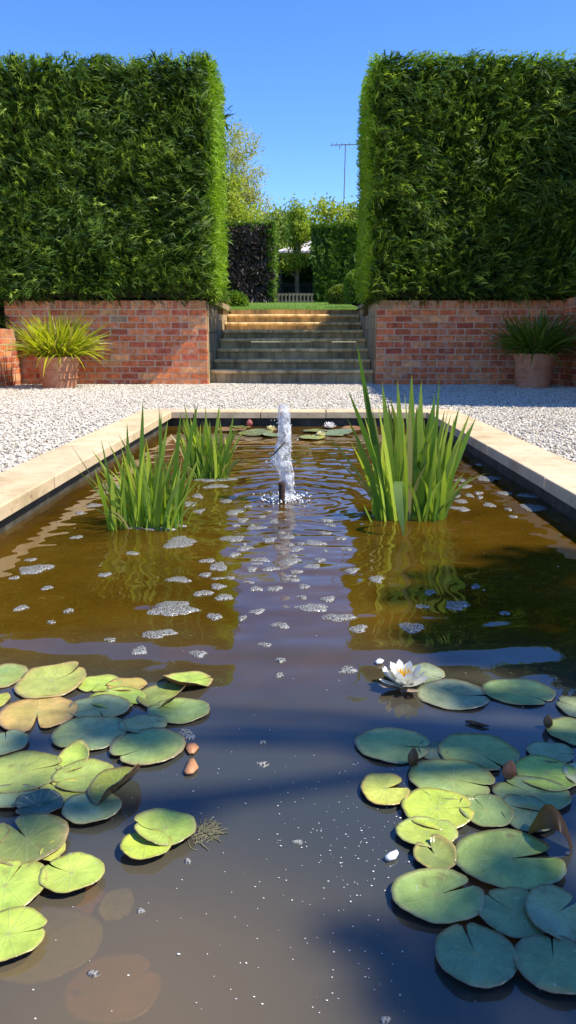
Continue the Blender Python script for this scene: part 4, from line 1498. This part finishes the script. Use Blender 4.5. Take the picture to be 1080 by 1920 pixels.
LP("big pad shading from olive green to bronze at the left edge", (-28, 1525, 126, 1624), 135, OLV, rim=(.32, .2, .1), notch_w=.22)
LP("small brownish green pad beside the big olive pad at the left edge", (-34, 1542, 16, 1592), 10, OLV, rim=(.3, .17, .08))
LP("bright round lime pad in open water right of the large left edge pads", (73, 1601, 194, 1675), 155, (.36, .47, .085), notch_w=.10)
LP("bright lime pad with a white glare patch in the lower left corner", (-56, 1702, 86, 1804), 10, (.36, .48, .08))
LP("small bright lime pad of the lone pair floating in open water", (225, 1556, 322, 1612), 40, (.38, .47, .06))
LP("green and lime pad lying on top of the lone pair in open water", (251, 1521, 368, 1587), 190, LIME, rim=(.28, .28, .13), curl=.4)
zc[0] = .0012
# right raft
LP("grey-green pad directly behind the white water lily flower", (766, 1244, 833, 1283), 330, GRY, GR)
LP("grey-green pad touching the right side of the white flower", (782, 1275, 918, 1332), 355, GRY, GR, rim=(.3, .3, .2), notch_w=.1)
LP("green pad with an open dark notch, back right of the white flower", (905, 1273, 1041, 1323), 310, GRN, GR, rim=(.22, .3, .14))
LP("small pad cut by the right edge farthest back", (1046, 1305, 1120, 1349), 140, GRY, GR)
LP("pale green pad cut by the right edge beside the small brown bud", (1026, 1346, 1122, 1398), 20, (.24, .3, .1), GR)
LP("dark green pad with a whitish rim alone at the left of the right raft", (666, 1365, 807, 1431), 350, GRN, GR, rim=(.26, .3, .2), notch_w=.12)
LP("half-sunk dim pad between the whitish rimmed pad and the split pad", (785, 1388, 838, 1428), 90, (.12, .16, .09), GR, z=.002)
LP("broad split green pad behind the brown buds", (822, 1376, 972, 1448), 300, (.23, .31, .09), GR, notch_w=.1)
LP("blue-green pad near the right edge, behind the lime pad", (989, 1391, 1077, 1431), 345, TEAL, GR)
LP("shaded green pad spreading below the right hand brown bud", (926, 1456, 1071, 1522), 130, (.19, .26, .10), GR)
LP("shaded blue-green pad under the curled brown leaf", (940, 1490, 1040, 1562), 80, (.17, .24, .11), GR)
LP("lime pad in the sun at the right edge, beside the brown bud", (967, 1418, 1084, 1484), 355, LIME, GR)
LP("whitish rounded pad cut by the right edge over the sunny lime pad", (1058, 1426, 1120, 1482), 180, (.42, .43, .24), GR)
LP("broad green pad left of the right hand bud with a slit at its side", (767, 1423, 928, 1501), 335, (.22, .30, .095), GR, notch_w=.1)
LP("yellow pad with an orange rim and open notch, left end of the right raft", (676, 1449, 768, 1511), 15, YEL, GR, rim=(.55, .3, .08), notch_w=.55)
LP("dull green pad to the right of the bright lime pad with the slit", (862, 1489, 962, 1552), 110, (.20, .28, .09), GR)
LP("bright lime pad with a yellow stripe and a brown slit", (753, 1478, 888, 1557), 2, (.36, .45, .06), GR, notch_w=.05)
LP("lime pad with a pale rim lying under the striped lime pad", (742, 1532, 859, 1590), 60, LIME, GR, rim=(.42, .45, .2))
LP("small tattered pad with a yellow-brown torn edge", (776, 1575, 856, 1634), 110, OLV, GR, rim=(.5, .34, .1), curl=.25, notch_w=.5)
LP("largest pad of the right raft with its wide notch opening right", (853, 1557, 1060, 1670), 12, (.24, .33, .085), GR, notch_w=.34, rim=GRN)
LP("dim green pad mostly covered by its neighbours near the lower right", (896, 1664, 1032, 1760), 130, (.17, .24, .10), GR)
LP("green pad with a pale chewed left rim and notch toward the upper right", (735, 1628, 908, 1732), 25, (.25, .35, .09), GR, rim=(.36, .38, .2), notch_w=.2)
LP("grey-green pad cut by the right edge with its notch facing right", (988, 1662, 1106, 1764), 30, GRY, GR, tilt=(0, .03), z=.012, notch_w=.22)
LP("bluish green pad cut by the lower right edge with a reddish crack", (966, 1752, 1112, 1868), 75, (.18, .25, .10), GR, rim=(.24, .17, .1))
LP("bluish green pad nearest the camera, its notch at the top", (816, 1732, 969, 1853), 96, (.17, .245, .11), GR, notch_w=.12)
# far raft at the end of the pond
fz = 0
FAR = [(405, 800, 462, 810, RED, "reddish far pad below the pink bud"), (445, 806, 512, 817, OLV, "olive far pad left of the yellow flower"),
       (490, 811, 528, 820, GRN, "small green far pad below the yellow flower"), (568, 804, 615, 812, OLV, "olive far pad left of the far white flower"),
       (600, 806, 662, 817, GRN, "green far pad under the far white flower"), (640, 800, 680, 808, RED, "reddish far pad beside the tall iris clump"),
       (560, 815, 610, 824, YEL, "yellowish far pad under the cream flower"), (430, 798, 470, 804, OLV, "thin olive far pad against the back edge of the pond")]
for (a, b, c_, d_, tn, lab) in FAR:
    zc[0] = .004 + R.uniform(0, .004)
    LP(lab, (a, b, c_, d_), R.uniform(0, 360), tuple(.62 * q_ for q_ in tn), "lily pads at the far end of the pond", curl=R.uniform(.1, .5), tilt=(R.uniform(-.03, .03), R.uniform(-.03, .02)))

# half-sunk pads beneath the surface at the lower left
for (bx_, lab, zz, tn) in (((-60, 1700, 190, 1845), "large pale pad sunk below the surface in the lower left corner", -.014, (.60, .54, .26)),
                           ((185, 1640, 250, 1760), "narrow pale leaf sunk on edge below the surface", -.014, (.6, .58, .36)),
                           ((60, 1655, 200, 1790), "rusty orange leaf sunk deep beneath the bright lime pad", -.03, (.6, .25, .08)),
                           ((120, 1790, 300, 1925), "dim orange leaf sunk near the bottom of the picture", -.03, (.55, .24, .09))):
    pad(lab, *bx_, R.uniform(0, 360), tn, z=zz, notch_w=.05, group="leaves sunk below the surface")


# ------------------------------------------------------------------ flowers and buds
def petal_ring(g, c, n, L, W, elev, z0, col, tip, off=0.0, r0=.008, cup=.5):
    a = np.arange(n) * 2 * math.pi / n + off + R.normal(0, .07, n)
    el = elev + R.normal(0, .05, n)
    D = np.stack([np.cos(a) * np.cos(el), np.sin(a) * np.cos(el), np.sin(el)], 1)
    pts = np.stack([c[0] + np.cos(a) * r0, c[1] + np.sin(a) * r0, np.full(n, z0)], 1)
    ll = L * R.uniform(.92, 1.06, n)
    B = np.stack([-np.cos(a) * 0, -np.sin(a) * 0, np.ones(n)], 1) * (ll * cup * .3)[:, None]
    side = np.stack([-np.cos(a) * np.sin(el), -np.sin(a) * np.sin(el), np.cos(el)], 1)
    blades(g, pts, D, ll, W * R.uniform(.9, 1.1, n), B, col, 7, lambda t_: np.clip(.6 + 1.6 * t_ - 1.1 * t_ ** 2 - 1.0 * t_ ** 8, 0, 1.3), side, tip)


def lily_flower(label, px, py, size, col=(.66, .67, .58), tip=(.72, .72, .66), full=True):
    c = P(px, py, 0)
    t = thing("water_lily", label, "flower", (c.x, c.y, 0))
    s_ = size
    g = Geo()
    petal_ring(g, c, 4, s_ * .62, s_ * .26, .10, .006, (.42, .30, .2), (.5, .42, .3), .4)
    g.build("sepals", M['petal'], t, True)
    g = Geo()
    petal_ring(g, c, 8, s_ * .58, s_ * .22, .30, .008, col, tip, .1)
    petal_ring(g, c, 8, s_ * .56, s_ * .22, .68, .010, col, tip, .5)
    petal_ring(g, c, 8, s_ * .52, s_ * .20, .98, .012, col, tip, .2)
    g.build("petals", M['petal'], t, True)
    g = Geo()
    n = 46
    a = R.uniform(0, 6.28, n); rr = R.uniform(0, s_ * .1, n)
    blades(g, np.stack([c.x + rr * np.cos(a), c.y + rr * np.sin(a), np.full(n, .014)], 1), np.stack([np.cos(a) * .35, np.sin(a) * .35, np.ones(n)], 1), R.uniform(.30, .42, n) * s_, s_ * .04, None, (.8, .50, .03), 3)
    g.build("stamens", M['petal'], t)
    return t


lily_flower("open white water lily with a yellow centre in the middle of the right side", 757, 1291, .077)
for (lab, px, py, sz, col, tip) in (("small white water lily open at the far right end of the pond", 618, 804, .085, (.85, .85, .82), (.88, .85, .85)),
                                    ("pale yellow water lily near the jet at the far end of the pond", 509, 809, .065, (.75, .7, .35), (.8, .76, .45)),
                                    ("cream water lily floating low at the far end beside the iris clump", 602, 819, .06, (.78, .72, .38), (.8, .78, .5))):
    lily_flower(lab, px, py, sz, col, tip)


def bud(label, px, py_base, h, r, cols, lean, z0=.004):
    c = P(px, py_base, 0)
    t = thing("lily_bud", label, "flower bud", (c.x, c.y, 0))
    g = Geo()
    V = []; C = []
    k, m_ = 16, 12
    for i in range(m_ + 1):
        f = i / m_
        rr = r * (math.sin(math.pi * min(1, f * .9 + .12)) ** .75) * (1 - .25 * f) if f < 1 else .0005
        for j in range(k):
            a = 2 * math.pi * j / k
            q = rr * (1 + .10 * abs(math.sin(2 * a + f * .8)))
            V.append((c.x + q * math.cos(a) + lean[0] * f * h, c.y + q * math.sin(a) + lean[1] * f * h, z0 + h * f))
            w_ = .5 + .5 * math.sin(2 * a + f)
            C.append(np.array(cols[0]) * (1 - w_) + np.array(cols[1]) * w_)
    F = [[i * k + j, i * k + (j + 1) % k, (i + 1) * k + (j + 1) % k, (i + 1) * k + j] for i in range(m_) for j in range(k)]
    g.add(V, [F], np.array(C))
    g.build("sepals", M['reed'], t, True)
    g = Geo(); g.tube([(c.x, c.y, -.06), (c.x, c.y, z0 + .004)], [.004, .005], 8, (.2, .1, .06)); g.build("stalk", M['reed'], t)


bud("closed brown bud at the left of the broad green pads on the right side", 773, 1438, .033, .0095, ((.10, .06, .03), (.30, .18, .10)), (.05, 0))
bud("closed copper bud glowing in the sun between the right hand pads", 952, 1462, .031, .0118, ((.20, .09, .05), (.45, .22, .13)), (.1, 0))
bud("small closed olive-brown bud near the right edge", 1027, 1366, .024, .0088, ((.12, .08, .03), (.28, .17, .09)), (-.05, 0))
bud("pink bud standing above the far left pads at the end of the pond", 468, 800, .06, .028, ((.45, .12, .12), (.6, .25, .22)), (0, 0))

# rolled brown leaf arching out of the water on the right
g = Geo()
l0, l1 = P(992, 1566, 0), P(1072, 1600, 0)
topz = .05
n_ = 18
V = []; C = []
for i in range(n_ + 1):
    f = i / n_
    x_ = l0.x + (l1.x - l0.x) * (f ** .9); y_ = l0.y + (l1.y - l0.y) * f
    z_ = topz * math.sin(math.pi * min(1, f * .95 + .03)) ** .7
    hw = .006 + .026 * math.sin(math.pi * f)
    for j in range(7):
        v_ = j / 6 * 2 - 1
        V.append((x_ + v_ * .004, y_ + v_ * hw * .9, max(-.01, z_ - abs(v_) ** 2 * .012 + .004)))
        C.append((np.array([.20, .12, .02]) * (1 - f) + np.array([.10, .05, .03]) * f) * (1.0 if abs(v_) < .8 else .6))
F = [[i * 7 + j, i * 7 + j + 1, (i + 1) * 7 + j + 1, (i + 1) * 7 + j] for i in range(n_) for j in range(6)]
g.add(V, [F], np.array(C))
tag(g.build("rolled_leaf", M['reed'], None, True), "rolled olive-brown leaf arching out of the water at the right edge", "rolled leaf")

# dead leaf pieces, petals, slivers
def flake(label, pts, mat, cat, z=.004, th=.0015):
    w_ = [P(a, b, z) for a, b in pts]
    c = sum(w_, Vector()) / len(w_)
    n_ = len(w_)
    g = Geo()
    V = [(p_.x, p_.y, p_.z + R.uniform(0, .003)) for p_ in w_]
    V += [(p_.x, p_.y, p_.z - th) for p_ in w_] + [(c.x, c.y, z + .004), (c.x, c.y, z - th)]
    T = [[i, (i + 1) % n_, 2 * n_] for i in range(n_)] + [[n_ + (i + 1) % n_, n_ + i, 2 * n_ + 1] for i in range(n_)]
    Qd = [[i, n_ + i, n_ + (i + 1) % n_, (i + 1) % n_] for i in range(n_)]
    g.add(V, [T, Qd])
    return tag(g.build("fallen_leaf" if cat == "leaf" else "petal", mat), label, cat)


flake("upper tan fragment of a dead leaf beside the left raft", [(346, 1400), (352, 1393), (366, 1394), (373, 1401), (364, 1412), (354, 1413)], M['deadleaf'], "leaf")
flake("lower tan fragment of a dead leaf beside the left raft", [(345, 1448), (355, 1424), (364, 1424), (372, 1440), (362, 1450), (350, 1452)], M['deadleaf'], "leaf")
flake("single white petal floating left of the tattered pad", [(722, 1608), (730, 1600), (744, 1594), (747, 1601), (742, 1609), (730, 1613)], M['petal'], "petal")
flake("dark sliver of leaf floating in front of the white flower", [(872, 1352), (882, 1351), (900, 1356), (918, 1361), (905, 1362), (884, 1357)], M['soil'], "leaf")
flake("small white petal fallen behind the water lily flower", [(704, 1240), (712, 1236), (720, 1238), (716, 1243), (707, 1244)], M['petal'], "petal")
# algae wisps beside the lone pair
g = Geo()
for k in range(45):
    c0 = P(376 + R.normal(0, 8), 1560 + R.normal(0, 7), .001)
    pp = [c0]
    a = R.uniform(-.6, 1.2)
    for q in range(5):
        a += R.normal(0, .5)
        pp.append(pp[-1] + Vector((math.cos(a) * .006, math.sin(a) * .006, R.uniform(-.0005, .0008))))
    g.tube(pp, [.0006] * 6, 4)
tag(g.build("algae", M['algae']), "wispy tan algae clinging to the right of the lone pair of pads", "algae", kind="stuff")

# ------------------------------------------------------------------ foam rafts
FOAM = [(65, 1067, 60, 17), (337, 1017, 70, 20), (325, 1141, 104, 24), (296, 1190, 68, 19), (262, 1220, 36, 14), (372, 1226, 32, 13), (207, 1201, 23, 10), (335, 1087, 43, 12),
        (410, 1062, 39, 14), (437, 1010, 40, 13), (390, 1052, 30, 8), (385, 1078, 26, 7), (402, 1156, 28, 12), (382, 1112, 35, 9), (420, 1120, 40, 10), (408, 1100, 30, 10), (88, 1103, 24, 8),
        (40, 1140, 27, 9), (27, 1084, 19, 6), (58, 1050, 20, 6), (144, 1008, 23, 7), (197, 1078, 24, 8), (247, 1038, 28, 7), (129, 1145, 20, 6), (96, 1167, 16, 6), (177, 948, 28, 8), (150, 962, 18, 6),
        (497, 1210, 27, 9), (526, 1238, 18, 8), (482, 1147, 31, 9), (454, 1159, 19, 8), (526, 1173, 32, 11), (510, 1067, 34, 8), (488, 1050, 33, 9), (472, 1067, 24, 7), (515, 1104, 34, 8), (480, 1104, 30, 7),
        (857, 1135, 50, 17), (772, 1176, 56, 15), (672, 1179, 35, 14), (635, 1158, 60, 14), (585, 1140, 75, 13), (706, 1086, 32, 12), (806, 1111, 23, 9), (792, 1138, 25, 8), (892, 1100, 18, 10), (946, 1150, 19, 7),
        (660, 1070, 30, 9), (615, 1123, 31, 8), (566, 1120, 19, 7), (652, 1256, 38, 11), (711, 1238, 15, 6),
        (915, 897, 40, 11), (871, 912, 27, 11), (864, 901, 22, 6), (899, 871, 15, 5), (946, 925, 27, 8), (992, 929, 33, 8), (1000, 952, 57, 12), (917, 947, 26, 7), (862, 954, 36, 8), (865, 940, 28, 6),
        (856, 930, 18, 7), (880, 929, 18, 6), (897, 924, 14, 5), (900, 932, 12, 6), (962, 969, 14, 6), (953, 955, 14, 6), (1060, 935, 24, 8),
        (492, 1434, 21, 11), (493, 1393, 12, 6), (523, 1266, 20, 8), (347, 1378, 40, 20), (175, 1827, 24, 13), (352, 1616, 10, 9), (264, 1709, 12, 10), (722, 1914, 24, 12), (558, 1580, 18, 6),
        (405, 912, 40, 9), (370, 930, 24, 7), (355, 945, 30, 8), (425, 940, 26, 6), (440, 960, 34, 8), (455, 975, 30, 7), (480, 990, 34, 8), (545, 1053, 40, 13), (556, 1030, 28, 8), (590, 1018, 36, 10),
        (600, 1050, 20, 7), (585, 1063, 40, 8), (460, 1028, 32, 8), (440, 1040, 24, 6), (555, 1072, 22, 7), (548, 1088, 30, 8), (570, 1100, 26, 8), (610, 1000, 24, 6), (540, 1008, 30, 7), (505, 1012, 28, 7),
        (220, 912, 40, 14), (375, 958, 22, 6), (620, 985, 22, 5), (640, 1010, 20, 6), (650, 1030, 22, 6)]


FOAM += [(300, 992, 54, 5), (252, 990, 30, 4), (335, 986, 26, 4), (395, 900, 60, 5), (430, 898, 26, 4), (740, 972, 30, 4), (802, 970, 34, 4), (705, 968, 20, 3)]
for k_ in range(24):
    FOAM.append((float(R.normal(540, 62)), float(R.uniform(945, 1100)), float(R.uniform(9, 26)), float(R.uniform(3, 6))))


def foam_label(x, y, w_):
    big = {(325, 1141): "largest oval foam raft in the brown water left of centre", (296, 1190): "oblong foam raft just below the largest one left of centre", (337, 1017): "flat pale foam raft at the foot of the left iris clump",
           (65, 1067): "pale streak of foam near the left edge of the brown water", (857, 1135): "oval grey foam raft alone in the brown water on the right", (1000, 952): "long foam raft against the right coping",
           (585, 1140): "long thin foam raft crossing the sky reflection", (772, 1176): "dark bubbly foam raft right of the sky reflection", (635, 1158): "dark foam raft at the right rim of the sky reflection",
           (915, 897): "white foam raft behind the right iris clump", (347, 1378): "pointed patch of foam at the edge of the left lily raft", (492, 1434): "solitary white foam disc in the calm blue water",
           (175, 1827): "white foam disc in the murky water at the lower left", (722, 1914): "foam ring at the very bottom of the picture", (545, 1053): "thick white foam raft in the middle of the fountain ripples"}
    if (x, y) in big:
        return big[(x, y)], "single foam rafts"
    if y < 980 and x > 840:
        return "small white foam patch floating near the right coping", "foam patches by the right coping"
    if y > 1245:
        return "tiny foam dot on the calm near water", "foam dots on the calm water"
    if x < 430:
        return "small foam patch on the brown water left of the sky reflection", "foam patches on the left brown water"
    if x > 650:
        return "small foam patch on the brown water right of the sky reflection", "foam patches on the right brown water"
    return "small bubbly foam patch on the rippled sky reflection", "foam patches on the sky reflection"


for (x_, y_, w_, h_) in FOAM:
    c = P(x_, y_, 0)
    l_, r_2 = P(x_ - w_ / 2, y_, 0), P(x_ + w_ / 2, y_, 0)
    pt, pb = P(x_, y_ - h_ / 2, 0), P(x_, y_ + h_ / 2, 0)
    rx = (r_2.x - l_.x) / 2; ry = min((pt.y - pb.y) / 2, rx * 1.6)
    V = []; k, m_ = 26, 5
    ph = R.uniform(0, 6.28, 4)
    hh = min(.0035, .0015 + rx * .035)
    rot = 0.0
    for i in range(m_ + 1):
        f = i / m_
        for j in range(k):
            a = 2 * math.pi * j / k
            e = 1 + .20 * math.sin(2 * a + ph[0]) + .16 * math.sin(3 * a + ph[1]) + .10 * math.sin(5 * a + ph[3]) + .08 * math.sin(9 * a + ph[2])
            V.append((rx * f * e * math.cos(a), ry * f * e * math.sin(a), hh * (1 - f ** 3) + .0012 * R.random() * (f < .98) + .0002 - .003 * (f == 1)))
    F = [[i * k + j, (i + 1) * k + j, (i + 1) * k + (j + 1) % k, i * k + (j + 1) % k] for i in range(m_) for j in range(k)]
    o = mk("foam_patch", V, [F], M['foam'], smooth=True)
    o.location = (c.x, c.y, .001)
    lb, gp = foam_label(x_, y_, w_)
    tag(o, lb, "foam", gp)

# specks of pollen and dust over the water
g = Geo()
pp = []; rs = []
for k in range(430):
    if R.random() < .55:
        px_, py_ = R.uniform(330, 760), R.uniform(1430, 1900)
        if R.random() < .55:
            px_, py_ = R.normal(650, 70), R.normal(1560, 80)
    else:
        px_, py_ = R.uniform(0, 1080), 1010 + R.random() * 900
        if R.random() < .5:
            px_, py_ = R.uniform(680, 1080), R.normal(1040, 50)
    if not (985 < py_ < 1915):
        continue
    c = P(px_, py_, .0012)
    if abs(c.x) > XI - .02:
        continue
    pp.append(c); rs.append(R.uniform(.0003, .0008) * (1.0 if R.random() < .94 else 2.2))
pts = np.array(pp)
V = ico_v[None] * np.array(rs)[:, None, None] * np.stack([R.uniform(.8, 2.2, len(pp)), R.uniform(.7, 1.4, len(pp)), np.full(len(pp), .5)], 1)[:, None] + pts[:, None]
F = (np.arange(len(pts)) * len(ico_v))[:, None, None] + ico_f[None]
g.add(V.reshape(-1, 3), [F.reshape(-1, 3)])
tag(g.build("pollen_specks", M['speck']), "tiny white specks of pollen and dust scattered over the water", "specks", kind="stuff")

# ------------------------------------------------------------------ the tree on the right whose crown dapples the near water
tz = 5.2
shade = [(960, 1120, .30), (1040, 1055, .2), (880, 1200, .15), (1060, 1230, .2), (740, 1395, .055), (905, 1400, .05), (850, 1300, .07), (960, 1310, .07), (1020, 1515, .06),
         (1000, 1690, .075), (900, 1800, .085), (1040, 1820, .11), (970, 1650, .04), (180, 1370, .055), (265, 1350, .04), (190, 1325, .03), (270, 1390, .035), (175, 1515, .045), (60, 1510, .05), (40, 1390, .045),
         (310, 1528, .022), (60, 1540, .03), (800, 1870, .075), (720, 1760, .05)]
tb = (4.75, .4, Z_GRAVEL)
t = thing("shade_tree", "broad garden tree whose leafy boughs shade the right of the pond", "tree", tb)
g = Geo()
path = [(4.75, .4, .0), (4.7, .35, 1.2), (4.6, .3, 2.6), (4.4, .3, 3.9), (4.15, .35, 4.9)]
g.tube(path, [.17, .14, .12, .09, .05], 10)
gl = Geo()
for (px_, py_, r0) in shade:
    wpt = P(px_, py_, 0)
    zz = tz + R.uniform(-.5, .5)
    c = wpt + S * (zz / S.z)
    st = Vector(path[3]).lerp(Vector(path[4]), R.random())
    mid = st.lerp(c, .5) + Vector((0, 0, .15))
    g.tube([st, mid, c], [.03, .018, .006], 5, None, False)
    n = int(55 * (r0 / .06) ** 2) + 26 if r0 > .1 else int(30 * (r0 / .06) ** 2) + 14
    d = norm(R.normal(size=(n, 3))) * (R.random((n, 1)) ** .5) * r0
    pts = np.array(c) + d * np.array([1, 1, .8])
    L = R.uniform(.04, .075, n)
    cc = np.array([.05, .10, .015]) * R.uniform(.7, 1.4, (n, 1))
    blades(gl, pts, R.normal(size=(n, 3)), L, L * .6, None, cc, 2, lambda t_: np.array([.35, 1.0, 0.0]))
g.build("trunk", M['bark'], t, True)
gl.build("crown", M['leaf'], t)
